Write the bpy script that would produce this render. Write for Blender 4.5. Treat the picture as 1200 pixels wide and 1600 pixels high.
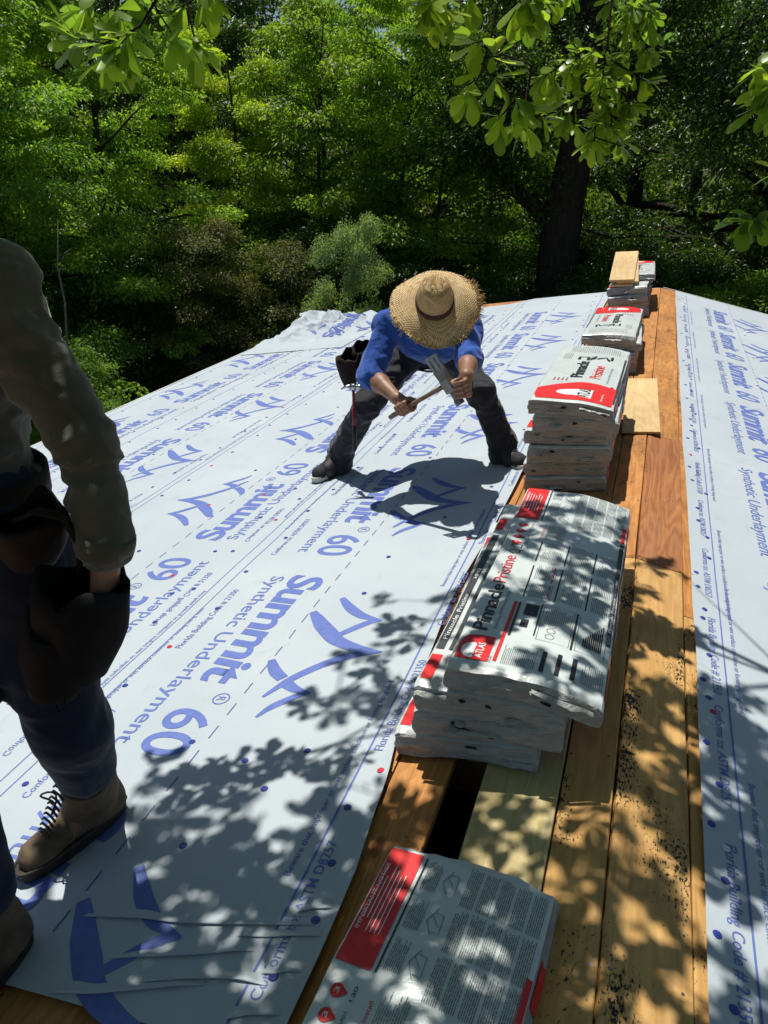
import bpy, bmesh, math, random
import numpy as np
from mathutils import Vector, Matrix, noise as mnoise

scene = bpy.context.scene
for _o in list(bpy.data.objects):
    bpy.data.objects.remove(_o, do_unlink=True)
C = scene.collection

# ------------------------------------------------------------------ camera, sky, sun, exposure
cam_d = bpy.data.cameras.new('camera')
cam_d.sensor_fit = 'VERTICAL'; cam_d.sensor_height = 24.0; cam_d.lens = 18.0
cam_d.clip_start = 0.03; cam_d.clip_end = 1000.0
cam = bpy.data.objects.new('camera', cam_d); C.objects.link(cam)
cam.matrix_world = Matrix(((0.9458293, -0.16396463, 0.28021872, -0.125),
                           (0.32312073, 0.39133511, -0.86165528, 0.0),
                           (0.03162157, 0.90552329, 0.42311658, 1.45),
                           (0, 0, 0, 1)))
scene.camera = cam

SUN_DOWN = Vector((0.25, -0.28, -1.0)).normalized()      # direction the sunlight travels
_el = math.asin(-SUN_DOWN.z)
_az = math.atan2(-SUN_DOWN.x, -SUN_DOWN.y)               # clockwise from +Y
world = bpy.data.worlds.new('World'); scene.world = world; world.use_nodes = True
_nt = world.node_tree
_sky = _nt.nodes.new('ShaderNodeTexSky'); _sky.sky_type = 'NISHITA'; _sky.sun_disc = False
_sky.sun_elevation = _el; _sky.sun_rotation = _az
_sky.air_density = 1.0; _sky.dust_density = 0.6; _sky.ozone_density = 1.2
_bg = _nt.nodes['Background']; _bg.inputs['Strength'].default_value = 0.061
_nt.links.new(_sky.outputs[0], _bg.inputs[0])
sun_d = bpy.data.lights.new('sun', 'SUN'); sun_d.energy = 4.5; sun_d.angle = math.radians(0.53)
sun_d.color = (1.0, 0.955, 0.88)
sun = bpy.data.objects.new('sun', sun_d); C.objects.link(sun)
sun.rotation_euler = SUN_DOWN.to_track_quat('-Z', 'Y').to_euler(); sun.location = (-6, 8, 25)
scene.view_settings.view_transform = 'Standard'; scene.view_settings.look = 'None'
scene.view_settings.exposure = 0.12; scene.view_settings.gamma = 1.0
scene.view_settings.use_curve_mapping = False
scene.render.engine = 'CYCLES'
scene.cycles.max_bounces = 5; scene.cycles.diffuse_bounces = 3; scene.cycles.transmission_bounces = 3
scene.cycles.use_adaptive_sampling = True; scene.cycles.adaptive_threshold = 0.025
scene.cycles.glossy_bounces = 2; scene.cycles.transparent_max_bounces = 4
scene.cycles.use_denoising = True

# ------------------------------------------------------------------ helpers
PITCH = math.radians(10.2)
CP, SP = math.cos(PITCH), math.sin(PITCH)
def LS(u, v, w=0.0):      # left slope: u (negative) down the slope, v along the ridge, w off the deck
    return Vector((u*CP - w*SP, v, u*SP + w*CP))
def RS(u, v, w=0.0):
    return Vector((u*CP + w*SP, v, -u*SP + w*CP))

def link(o, parent=None):
    C.objects.link(o)
    if parent is not None: o.parent = parent
    return o
def empty(name, loc=(0,0,0), mat=None):
    o = bpy.data.objects.new(name, None); o.empty_display_size = 0.1
    C.objects.link(o)
    if mat is not None: o.matrix_world = mat
    else: o.location = loc
    return o
def tag(o, label=None, cat=None, group=None, kind=None):
    if label: o['label'] = label
    if cat: o['category'] = cat
    if group: o['group'] = group
    if kind: o['kind'] = kind
    return o
def fast_mesh(name, V, Fs, smooth=False):
    """V (n,3); Fs a list of int arrays, one per face size"""
    me = bpy.data.meshes.new(name)
    V = np.asarray(V, dtype=np.float32)
    if isinstance(Fs, np.ndarray): Fs = [Fs]
    Fs = [np.asarray(f, dtype=np.int32) for f in Fs if len(f)]
    me.vertices.add(len(V)); me.vertices.foreach_set('co', V.ravel())
    nl = sum(f.size for f in Fs); npo = sum(len(f) for f in Fs)
    me.loops.add(nl); me.polygons.add(npo)
    me.loops.foreach_set('vertex_index', np.concatenate([f.ravel() for f in Fs]))
    tot = np.concatenate([np.full(len(f), f.shape[1], np.int32) for f in Fs])
    st = np.zeros(npo, np.int32); st[1:] = np.cumsum(tot)[:-1]
    me.polygons.foreach_set('loop_start', st)
    if smooth: me.polygons.foreach_set('use_smooth', np.ones(npo, dtype=bool))
    me.update(calc_edges=True); me.validate()
    return me
def mobj(name, me, mat, parent=None):
    o = bpy.data.objects.new(name, me)
    if mat is not None and not me.materials:
        for m in (mat if isinstance(mat, (list, tuple)) else [mat]): me.materials.append(m)
    return link(o, parent)

class MB:
    """collects simple solids into one mesh"""
    def __init__(s): s.v = []; s.f = []; s.n = 0; s.m = []
    def add(s, V, F, mi=0):
        s.v.extend([tuple(p) for p in V]); s.f.extend([tuple(i+s.n for i in f) for f in F]); s.m.extend([mi]*len(F)); s.n += len(V)
        return s
    def box(s, c, d, M=None, mi=0, taper=1.0):
        hx, hy, hz = d[0]/2, d[1]/2, d[2]/2
        V = [Vector((sx*hx*(taper if sz > 0 else 1), sy*hy*(taper if sz > 0 else 1), sz*hz)) for sz in (-1,1) for sy in (-1,1) for sx in (-1,1)]
        V = [(M @ p if M is not None else p) + Vector(c) for p in V]
        return s.add(V, [(0,2,3,1),(4,5,7,6),(0,1,5,4),(2,6,7,3),(0,4,6,2),(1,3,7,5)], mi)
    def tube(s, pts, rad, n=8, caps=True, flat=1.0, mi=0):
        pts = [Vector(p) for p in pts]; k = len(pts)
        if not hasattr(rad, '__len__'): rad = [rad]*k
        up = Vector((0,0,1)); V = []; last = None
        for i, p in enumerate(pts):
            t = (pts[min(i+1,k-1)] - pts[max(i-1,0)]).normalized()
            if last is None:
                a = t.cross(up) if abs(t.z) < 0.95 else t.cross(Vector((1,0,0)))
            else: a = last - t*last.dot(t)
            a.normalize(); last = a; b = t.cross(a)
            for j in range(n):
                an = 2*math.pi*j/n
                V.append(p + a*math.cos(an)*rad[i] + b*math.sin(an)*rad[i]*flat)
        F = [(i*n+j, i*n+(j+1)%n, (i+1)*n+(j+1)%n, (i+1)*n+j) for i in range(k-1) for j in range(n)]
        if caps: F += [tuple(range(n-1,-1,-1)), tuple((k-1)*n+j for j in range(n))]
        return s.add(V, F, mi)
    def mesh(s, name, smooth=False):
        me = bpy.data.meshes.new(name); me.from_pydata([tuple(p) for p in s.v], [], s.f)
        if any(s.m): me.polygons.foreach_set('material_index', s.m)
        if smooth: me.polygons.foreach_set('use_smooth', [True]*len(me.polygons))
        me.update(); return me
    def obj(s, name, mat, parent=None, smooth=False, bevel=0.0, seg=2):
        me = s.mesh(name, smooth)
        if bevel:
            bm = bmesh.new(); bm.from_mesh(me)
            bmesh.ops.bevel(bm, geom=list(bm.edges), offset=bevel, segments=seg, affect='EDGES', profile=0.6)
            bmesh.ops.recalc_face_normals(bm, faces=list(bm.faces)); bm.to_mesh(me); bm.free()
        return mobj(name, me, mat, parent)

def nz(p, s=1.0):
    return mnoise.noise(Vector(p)*s)

# ---- vectorised value noise
_rng = np.random.default_rng(5)
_PERM = _rng.permutation(4096)
_VAL = _rng.random(4096)*2-1
def vnoise(P):
    P = np.asarray(P, float); I = np.floor(P).astype(int); f = P - I; f = f*f*(3-2*f)
    def h(i, j, k): return _VAL[(_PERM[(_PERM[(_PERM[i & 4095] + j) & 4095] + k) & 4095])]
    i, j, k = I[..., 0], I[..., 1], I[..., 2]; x, y, z = f[..., 0], f[..., 1], f[..., 2]
    def L(a, b, t): return a + (b-a)*t
    return L(L(L(h(i,j,k), h(i+1,j,k), x), L(h(i,j+1,k), h(i+1,j+1,k), x), y),
             L(L(h(i,j,k+1), h(i+1,j,k+1), x), L(h(i,j+1,k+1), h(i+1,j+1,k+1), x), y), z)

# ---- signed distance bodies, meshed with surface nets
def sdf_mesh(name, prims, h, k=0.03, fold=None, smooth_it=1):
    """prims: ('c', a, b, ra, rb[, k]) tapered capsule | ('e', centre, radii, Matrix3) ellipsoid | ('-c', ...) carve"""
    lo = np.array([1e9]*3); hi = -lo
    for p in prims:
        if p[0] in ('c', '-c'):
            r = max(p[3], p[4])
            for q in (p[1], p[2]):
                q = np.array(q, float); lo = np.minimum(lo, q-r); hi = np.maximum(hi, q+r)
        else:
            r = max(p[2]); q = np.array(p[1], float); lo = np.minimum(lo, q-r); hi = np.maximum(hi, q+r)
    m = 5*h + k; lo -= m; hi += m
    n = np.ceil((hi-lo)/h).astype(int)+1
    D = np.full(n, 0.25, np.float32)
    for p in prims:
        kk = k
        if p[0] in ('c', '-c'):
            a, b = np.array(p[1], float), np.array(p[2], float); ra, rb = p[3], p[4]
            if len(p) > 5: kk = p[5]
            mg = max(ra, rb)+kk+4*h; l2 = np.minimum(a, b)-mg; h2 = np.maximum(a, b)+mg
        else:
            c = np.array(p[1], float); rr = np.array(p[2], float); mg = rr.max()+kk+4*h; l2 = c-mg; h2 = c+mg
            if len(p) > 4: kk = p[4]
        i0 = np.maximum(np.floor((l2-lo)/h).astype(int), 0); i1 = np.minimum(np.ceil((h2-lo)/h).astype(int)+1, n)
        X = [lo[d]+h*np.arange(i0[d], i1[d]) for d in range(3)]
        G = np.stack(np.meshgrid(*X, indexing='ij'), -1)
        if p[0] in ('c', '-c'):
            ab = b-a; L = ab@ab; t = np.clip(((G-a)@ab)/max(L, 1e-9), 0, 1)
            d = np.linalg.norm(G-a-t[..., None]*ab, axis=-1) - (ra+(rb-ra)*t)
        else:
            Q = G-c
            if p[3] is not None: Q = Q@np.array(p[3])
            e = np.linalg.norm(Q/rr, axis=-1); d = (e-1)*rr.min()*np.where(e > 1, 1, 1)
        sl = tuple(slice(i0[q], i1[q]) for q in range(3)); A = D[sl]
        if p[0] == '-c':
            d = -d; hh = np.clip(0.5-0.5*(d-A)/-kk*-1, 0, 1) if False else None
            D[sl] = np.maximum(A, d)
        else:
            hh = np.clip(0.5+0.5*(A-d)/kk, 0, 1)
            D[sl] = A*(1-hh)+d*hh - kk*hh*(1-hh)
    if fold is not None:
        near = np.abs(D) < 0.05
        idx = np.argwhere(near); P = lo+h*idx
        D[near] += fold(P).astype(np.float32)
    # surface nets
    S = D < 0
    nx, ny, nzz = D.shape
    cs = np.zeros((nx-1, ny-1, nzz-1), int)
    for dx in (0,1):
        for dy in (0,1):
            for dz in (0,1): cs += S[dx:nx-1+dx, dy:ny-1+dy, dz:nzz-1+dz]
    act = (cs > 0) & (cs < 8); cid = -np.ones(act.shape, int); cells = np.argwhere(act); cid[act] = np.arange(len(cells))
    acc = np.zeros((len(cells), 3)); cnt = np.zeros(len(cells))
    cor = [(0,0,0),(1,0,0),(0,1,0),(1,1,0),(0,0,1),(1,0,1),(0,1,1),(1,1,1)]
    for a in range(8):
        for b in range(a+1, 8):
            da = np.array(cor[b])-np.array(cor[a])
            if np.abs(da).sum() != 1: continue
            va = D[tuple((cells+cor[a]).T)]; vb = D[tuple((cells+cor[b]).T)]
            ok = (va < 0) != (vb < 0); t = np.where(ok, va/np.where(va-vb == 0, 1, va-vb), 0)
            acc[ok] += (np.array(cor[a])+t[:, None]*da)[ok]; cnt[ok] += 1
    V = lo+h*(cells+acc/np.maximum(cnt, 1)[:, None])
    quads = []
    for ax in range(3):
        o = [0,0,0]; o[ax] = 1
        A = S; B = np.roll(S, -1, axis=ax)
        ch = A != B
        sl = [slice(1, None)]*3; 
        ii = np.argwhere(ch); ii = ii[(ii[:, 0] > 0) & (ii[:, 1] > 0) & (ii[:, 2] > 0) & (ii[:, 0] < nx-1) & (ii[:, 1] < ny-1) & (ii[:, 2] < nzz-1)]
        if not len(ii): continue
        e1 = np.zeros(3, int); e2 = np.zeros(3, int); e1[(ax+1) % 3] = 1; e2[(ax+2) % 3] = 1
        q = np.stack([cid[tuple((ii-e1-e2).T)], cid[tuple((ii-e2).T)], cid[tuple(ii.T)], cid[tuple((ii-e1).T)]], 1)
        flip = ~S[tuple(ii.T)]; q[flip] = q[flip][:, ::-1]
        quads.append(q[(q >= 0).all(1)])
    Q = np.concatenate(quads)
    # light smoothing
    for _ in range(smooth_it):
        sm = np.zeros_like(V); c2 = np.zeros(len(V))
        for a in range(4):
            i, j = Q[:, a], Q[:, (a+1) % 4]
            np.add.at(sm, i, V[j]); np.add.at(c2, i, 1); np.add.at(sm, j, V[i]); np.add.at(c2, j, 1)
        V = 0.5*V+0.5*sm/np.maximum(c2, 1)[:, None]
    return fast_mesh(name, V, Q, smooth=True)

# ---- text as flat print
_txt_cache = {}
def text_tris(s, bold=0.0, shear=0.0, spacing=1.0, res=4):
    key = (s, bold, shear, spacing, res)
    if key not in _txt_cache:
        cu = bpy.data.curves.new('lettering', 'FONT'); cu.body = s; cu.size = 1.0; cu.offset = bold; cu.shear = shear
        cu.space_character = spacing; cu.resolution_u = res; cu.fill_mode = 'FRONT' if hasattr(cu, 'fill_mode') else cu.fill_mode
        ob = bpy.data.objects.new('lettering', cu); C.objects.link(ob)
        me = bpy.data.meshes.new_from_object(ob)
        bm = bmesh.new(); bm.from_mesh(me); bmesh.ops.triangulate(bm, faces=list(bm.faces))
        V = [(v.co.x, v.co.y) for v in bm.verts]; bm.verts.index_update(); F = [tuple(v.index for v in f.verts) for f in bm.faces]
        bm.free(); bpy.data.objects.remove(ob); bpy.data.curves.remove(cu); bpy.data.meshes.remove(me)
        V = np.array(V); F = np.array(F)
        x0 = V[:, 0].min(); V[:, 0] -= x0
        _txt_cache[key] = (V, F)
    return _txt_cache[key]
class Print:
    """2-D print collected in (a, b) surface coordinates, then mapped on to a surface"""
    def __init__(s): s.V = []; s.F = []; s.n = 0
    def add(s, V, F):
        s.V.append(np.asarray(V, float)); s.F.append(np.asarray(F, int)+s.n); s.n += len(V)
    def text(s, t, a, b, width=None, height=0.1, **k):
        V, F = text_tris(t, **k); V = V.copy(); sc = height/0.70
        V[:, 1] *= sc; V[:, 0] *= (width/V[:, 0].max() if width else sc)
        s.add(V+[a, b], F)
    def poly(s, pts):
        pts = np.array(pts, float); n = len(pts)
        bm = bmesh.new(); vs = [bm.verts.new((p[0], p[1], 0)) for p in pts]; bm.faces.new(vs)
        bmesh.ops.triangulate(bm, faces=list(bm.faces)); bm.verts.index_update()
        s.add(pts, [[v.index for v in f.verts] for f in bm.faces]); bm.free()
    def rect(s, a0, b0, a1, b1, step=0.05):
        na = max(1, int(abs(a1-a0)/step)); nb = max(1, int(abs(b1-b0)/step))
        A, B = np.meshgrid(np.linspace(a0, a1, na+1), np.linspace(b0, b1, nb+1), indexing='ij')
        V = np.stack([A.ravel(), B.ravel()], 1); i = np.arange(na)[:, None]*(nb+1)+np.arange(nb)[None]; i = i.ravel()
        s.add(V, np.concatenate([np.stack([i, i+nb+1, i+nb+2], 1), np.stack([i, i+nb+2, i+1], 1)]))
    def stroke(s, pts, wid):
        pts = np.array(pts, float); k = len(pts)
        if not hasattr(wid, '__len__'): wid = [wid]*k
        t = np.gradient(pts, axis=0); t /= np.linalg.norm(t, axis=1)[:, None]; nn = np.stack([-t[:, 1], t[:, 0]], 1)
        V = np.concatenate([pts+nn*np.array(wid)[:, None]/2, pts-nn*np.array(wid)[:, None]/2])
        F = []
        for i in range(k-1): F += [[i, i+k, i+k+1], [i, i+k+1, i+1]]
        s.add(V, F)
    def build(s, name, mat, parent, fn, split=0.0):
        if not s.V: return None
        V = np.concatenate(s.V); F = np.concatenate(s.F)
        if split:
            bm = bmesh.new(); vs = [bm.verts.new((p[0], p[1], 0)) for p in V]
            for f in F:
                try: bm.faces.new([vs[i] for i in f])
                except ValueError: pass
            for _ in range(5):
                ed = [e for e in bm.edges if e.calc_length() > split]
                if not ed: break
                bmesh.ops.subdivide_edges(bm, edges=ed, cuts=1); bmesh.ops.triangulate(bm, faces=[f for f in bm.faces if len(f.verts) > 3])
            bm.verts.index_update(); V = np.array([(v.co.x, v.co.y) for v in bm.verts]); F = np.array([[v.index for v in f.verts] for f in bm.faces]); bm.free()
        P = np.array(fn(V[:, 0], V[:, 1]))
        me = fast_mesh(name, P, F)
        # faces must look outwards: flip if the winding came out reversed
        o = mobj(name, me, mat, parent); o['kind'] = 'stuff'; return o

# ------------------------------------------------------------------ materials
def new_mat(name):
    m = bpy.data.materials.new(name); m.use_nodes = True
    nt = m.node_tree; b = nt.nodes['Principled BSDF']
    return m, nt, b
def N(nt, t, **k):
    n = nt.nodes.new(t)
    for a, v in k.items():
        if a in n.inputs: n.inputs[a].default_value = v
        else: setattr(n, a, v)
    return n
def ramp(nt, src, stops, interp='LINEAR'):
    r = nt.nodes.new('ShaderNodeValToRGB'); r.color_ramp.interpolation = interp
    el = r.color_ramp.elements
    while len(el) < len(stops): el.new(0.5)
    for e, (p, c) in zip(el, stops): e.position = p; e.color = (*c, 1) if len(c) == 3 else c
    nt.links.new(src, r.inputs[0]); return r
def coords(nt, kind='Object', scale=(1,1,1), rot=(0,0,0)):
    tc = nt.nodes.new('ShaderNodeTexCoord'); mp = nt.nodes.new('ShaderNodeMapping')
    mp.inputs['Scale'].default_value = scale; mp.inputs['Rotation'].default_value = rot
    nt.links.new(tc.outputs[kind], mp.inputs[0]); return mp.outputs[0]
def noise_t(nt, vec, scale, detail=4, rough=0.55, dist=0.0):
    n = nt.nodes.new('ShaderNodeTexNoise'); n.inputs['Scale'].default_value = scale; n.inputs['Detail'].default_value = detail
    n.inputs['Roughness'].default_value = rough; n.inputs['Distortion'].default_value = dist
    if vec is not None: nt.links.new(vec, n.inputs['Vector'])
    return n
def bump(nt, b, h, strength=0.3, dist=0.01, chain=None):
    bp = nt.nodes.new('ShaderNodeBump'); bp.inputs['Strength'].default_value = strength; bp.inputs['Distance'].default_value = dist
    nt.links.new(h, bp.inputs['Height'])
    if chain is not None: nt.links.new(chain.outputs[0], bp.inputs['Normal'])
    nt.links.new(bp.outputs[0], b.inputs['Normal']); return bp
def mixc(nt, fac, a, b, mode='MIX'):
    m = nt.nodes.new('ShaderNodeMix'); m.data_type = 'RGBA'; m.blend_type = mode
    for i, x in ((0, fac), (6, a), (7, b)):
        if hasattr(x, 'links'): nt.links.new(x, m.inputs[i])
        else: m.inputs[i].default_value = x if i == 0 else (*x, 1) if len(x) == 3 else x
    return m.outputs[2]
def simple(name, col, rough=0.6, var=0.12, scale=8, bmp=0.0, bscale=40, metal=0.0, spec=0.5, bdist=0.004, sc=(1,1,1)):
    m, nt, b = new_mat(name); v = coords(nt, 'Object', sc)
    n = noise_t(nt, v, scale, 5)
    c = ramp(nt, n.outputs[0], [(0.25, [x*(1-var) for x in col]), (0.75, [min(1, x*(1+var)) for x in col])])
    nt.links.new(c.outputs[0], b.inputs['Base Color']); b.inputs['Roughness'].default_value = rough
    b.inputs['Metallic'].default_value = metal; b.inputs['Specular IOR Level'].default_value = spec
    if bmp:
        n2 = noise_t(nt, v, bscale, 6, 0.6); bump(nt, b, n2.outputs[0], bmp, bdist)
    return m

def felt_mat():
    m, nt, b = new_mat('underlayment'); v = coords(nt)
    n = noise_t(nt, v, 1.3, 5, 0.6)
    c = ramp(nt, n.outputs[0], [(0.3, (0.415, 0.475, 0.515)), (0.7, (0.485, 0.54, 0.57))])
    n3 = noise_t(nt, v, 5.0, 6, 0.7, 0.6); dirt = ramp(nt, n3.outputs[0], [(0.58, (0, 0, 0)), (0.8, (1, 1, 1))])
    col = mixc(nt, dirt.outputs[0], c.outputs[0], (0.38, 0.43, 0.44))
    n4 = noise_t(nt, coords(nt, 'Object', (1, 0.45, 1), (0, 0, 0.4)), 11, 7, 0.75, 0.3); sc_ = ramp(nt, n4.outputs[0], [(0.60, (0, 0, 0)), (0.74, (0.55, 0.55, 0.55))])
    col = mixc(nt, sc_.outputs[0], col, (0.33, 0.35, 0.34))
    nt.links.new(col, b.inputs['Base Color'])
    b.inputs['Roughness'].default_value = 0.62; b.inputs['Specular IOR Level'].default_value = 0.25
    w = noise_t(nt, v, 3.2, 6, 0.62, 0.8); b1 = bump(nt, b, w.outputs[0], 0.35, 0.012)
    w2 = noise_t(nt, v, 260, 2, 0.5); bump(nt, b, w2.outputs[0], 0.15, 0.0015, b1)
    return m
def ink(name, col, rough=0.6):
    m, nt, b = new_mat(name); v = coords(nt); n = noise_t(nt, v, 35, 6, 0.7)
    c = ramp(nt, n.outputs[0], [(0.3, col), (0.72, [min(1, x*1.25+0.012) for x in col])])
    nt.links.new(c.outputs[0], b.inputs['Base Color']); b.inputs['Roughness'].default_value = rough
    b.inputs['Specular IOR Level'].default_value = 0.3
    return m
def wood(name, ca, cb, stain=0.0, osb=0.0, grain=1.0, knots=True, dark=(0.014, 0.012, 0.011)):
    """lengthwise grain along local Y; stain = share of black felt residue"""
    m, nt, b = new_mat(name)
    oi = nt.nodes.new('ShaderNodeObjectInfo'); tc = nt.nodes.new('ShaderNodeTexCoord')
    off = nt.nodes.new('ShaderNodeVectorMath'); off.operation = 'MULTIPLY_ADD'
    cmb = nt.nodes.new('ShaderNodeCombineXYZ')
    for i in range(3): nt.links.new(oi.outputs['Random'], cmb.inputs[i])
    nt.links.new(cmb.outputs[0], off.inputs[0]); off.inputs[1].default_value = (9, 17, 5); nt.links.new(tc.outputs['Object'], off.inputs[2])
    P = off.outputs[0]
    mp = N(nt, 'ShaderNodeMapping'); mp.inputs['Scale'].default_value = (9*grain, 0.8, 9*grain); nt.links.new(P, mp.inputs[0])
    nd = noise_t(nt, mp.outputs[0], 1.0, 3, 0.5, 0.4)
    wv = nt.nodes.new('ShaderNodeMath'); wv.operation = 'MULTIPLY'; wv.inputs[1].default_value = 22; nt.links.new(nd.outputs[0], wv.inputs[0])
    fr = nt.nodes.new('ShaderNodeMath'); fr.operation = 'PINGPONG'; fr.inputs[1].default_value = 1.0; nt.links.new(wv.outputs[0], fr.inputs[0])
    mp2 = N(nt, 'ShaderNodeMapping'); mp2.inputs['Scale'].default_value = (70, 2.2, 70); nt.links.new(P, mp2.inputs[0])
    fine = noise_t(nt, mp2.outputs[0], 1.0, 4, 0.6)
    g = nt.nodes.new('ShaderNodeMath'); g.operation = 'MULTIPLY_ADD'; g.inputs[1].default_value = 0.45
    nt.links.new(fr.outputs[0], g.inputs[0])
    g2 = nt.nodes.new('ShaderNodeMath'); g2.operation = 'MULTIPLY'; g2.inputs[1].default_value = 0.7; nt.links.new(fine.outputs[0], g2.inputs[0]); nt.links.new(g2.outputs[0], g.inputs[2])
    c = ramp(nt, g.outputs[0], [(0.2, ca), (0.85, cb)])
    col = c.outputs[0]
    big = noise_t(nt, P, 1.7, 4, 0.6)
    bigr = ramp(nt, big.outputs[0], [(0.3, (0.78, 0.74, 0.70)), (0.7, (1.12, 1.1, 1.05))])
    col = mixc(nt, 1.0, col, bigr.outputs[0], 'MULTIPLY')
    if name != 'new_plywood' and name != 'new_green_pine':
        mg = N(nt, 'ShaderNodeMapping'); mg.inputs['Scale'].default_value = (6, 1.1, 1); nt.links.new(P, mg.inputs[0]); ng = noise_t(nt, mg.outputs[0], 2.2, 6, 0.7, 0.4)
        gr = ramp(nt, ng.outputs[0], [(0.48, (0, 0, 0)), (0.74, (0.5, 0.5, 0.5))]); col = mixc(nt, gr.outputs[0], col, [x*0.6+0.06 for x in cb])
    if osb:
        vo = nt.nodes.new('ShaderNodeTexVoronoi'); vo.inputs['Scale'].default_value = 42; vo.inputs['Randomness'].default_value = 1
        mo = N(nt, 'ShaderNodeMapping'); mo.inputs['Scale'].default_value = (1.0, 0.4, 1); mo.inputs['Rotation'].default_value = (0, 0, 0.5); nt.links.new(P, mo.inputs[0]); nt.links.new(mo.outputs[0], vo.inputs['Vector'])
        vr = ramp(nt, vo.outputs['Color'], [(0.2, (0.72, 0.68, 0.62)), (0.8, (1.1, 1.06, 1.0))])
        col = mixc(nt, osb, col, vr.outputs[0], 'MULTIPLY')
    if knots:
        mk = N(nt, 'ShaderNodeMapping'); mk.inputs['Scale'].default_value = (5.5, 2.4, 0.0); nt.links.new(P, mk.inputs[0])
        vk = nt.nodes.new('ShaderNodeTexVoronoi'); vk.inputs['Scale'].default_value = 1.0; nt.links.new(mk.outputs[0], vk.inputs['Vector'])
        kr = ramp(nt, vk.outputs['Distance'], [(0.0, (1, 1, 1)), (0.075, (0.85, 0.85, 0.85)), (0.10, (0, 0, 0))])
        kc = noise_t(nt, P, 60, 2)
        kcol = ramp(nt, kc.outputs[0], [(0.3, [x*0.18 for x in ca]), (0.7, [ca[0]*0.6, ca[1]*0.38, ca[2]*0.3])])
        col = mixc(nt, kr.outputs[0], col, kcol.outputs[0])
    if stain:
        ms = N(nt, 'ShaderNodeMapping'); ms.inputs['Scale'].default_value = (1.6, 0.75, 1); nt.links.new(P, ms.inputs[0])
        s1 = noise_t(nt, ms.outputs[0], 85, 6, 0.72); s2 = noise_t(nt, ms.outputs[0], 4.2, 3, 0.5)
        ad = nt.nodes.new('ShaderNodeMath'); ad.operation = 'MULTIPLY_ADD'; ad.inputs[1].default_value = 0.8
        nt.links.new(s2.outputs[0], ad.inputs[0]); nt.links.new(s1.outputs[0], ad.inputs[2])
        hf = nt.nodes.new('ShaderNodeMath'); hf.operation = 'MULTIPLY'; hf.inputs[1].default_value = 0.5; nt.links.new(ad.outputs[0], hf.inputs[0])
        th = 0.555-0.070*stain
        sr = ramp(nt, hf.outputs[0], [(th-0.006, (0, 0, 0)), (th+0.012, (1, 1, 1))])
        col = mixc(nt, sr.outputs[0], col, dark)
    nt.links.new(col, b.inputs['Base Color']); b.inputs['Roughness'].default_value = 0.72; b.inputs['Specular IOR Level'].default_value = 0.3
    bump(nt, b, g.outputs[0], 0.35, 0.002)
    return m
def leaf_mat(name, ca, cb, trans=0.45, rough=0.42, tcol=(1.15, 1.35, 0.45)):
    m = bpy.data.materials.new(name); m.use_nodes = True; nt = m.node_tree
    for n in list(nt.nodes): nt.nodes.remove(n)
    out = nt.nodes.new('ShaderNodeOutputMaterial'); b = nt.nodes.new('ShaderNodeBsdfPrincipled')
    geo = nt.nodes.new('ShaderNodeNewGeometry')
    c = ramp(nt, geo.outputs['Random Per Island'], [(0.0, ca), (0.8, cb), (1.0, [cb[0]*1.5, cb[1]*1.25, cb[2]])])
    nv = noise_t(nt, coords(nt), 0.9, 3, 0.6); tone = ramp(nt, nv.outputs[0], [(0.3, (0.62, 0.70, 0.75)), (0.5, (1, 1, 1)), (0.7, (1.45, 1.22, 0.9))])
    oi = nt.nodes.new('ShaderNodeObjectInfo'); ot = ramp(nt, oi.outputs['Random'], [(0, (0.78, 0.88, 1.1)), (0.5, (1, 1, 1)), (1, (1.28, 1.1, 0.8))])
    cc = mixc(nt, 1.0, mixc(nt, 1.0, c.outputs[0], tone.outputs[0], 'MULTIPLY'), ot.outputs[0], 'MULTIPLY')
    nt.links.new(cc, b.inputs['Base Color']); b.inputs['Roughness'].default_value = rough; b.inputs['Specular IOR Level'].default_value = 0.45
    t = nt.nodes.new('ShaderNodeBsdfTranslucent')
    tc = mixc(nt, 1.0, cc, tcol, 'MULTIPLY'); nt.links.new(tc, t.inputs['Color'])
    mx = nt.nodes.new('ShaderNodeMixShader'); mx.inputs[0].default_value = trans
    nt.links.new(b.outputs[0], mx.inputs[1]); nt.links.new(t.outputs[0], mx.inputs[2]); nt.links.new(mx.outputs[0], out.inputs[0])
    return m
def cloth(name, col, rough=0.85, var=0.18, weave=220, bmp=0.25, wr=0.4, wscale=9, fuzz=0.2):
    m, nt, b = new_mat(name); v = coords(nt)
    n = noise_t(nt, v, 7, 6, 0.6)
    c = ramp(nt, n.outputs[0], [(0.28, [x*(1-var) for x in col]), (0.74, [x*(1+var) for x in col])])
    nt.links.new(c.outputs[0], b.inputs['Base Color']); b.inputs['Roughness'].default_value = rough
    b.inputs['Specular IOR Level'].default_value = 0.2; b.inputs['Sheen Weight'].default_value = fuzz
    w = noise_t(nt, v, wscale, 3, 0.5, 0.5); b1 = bump(nt, b, w.outputs[0], wr, 0.03)
    f = noise_t(nt, v, weave, 3, 0.6); bump(nt, b, f.outputs[0], bmp, 0.002, b1)
    return m

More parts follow.
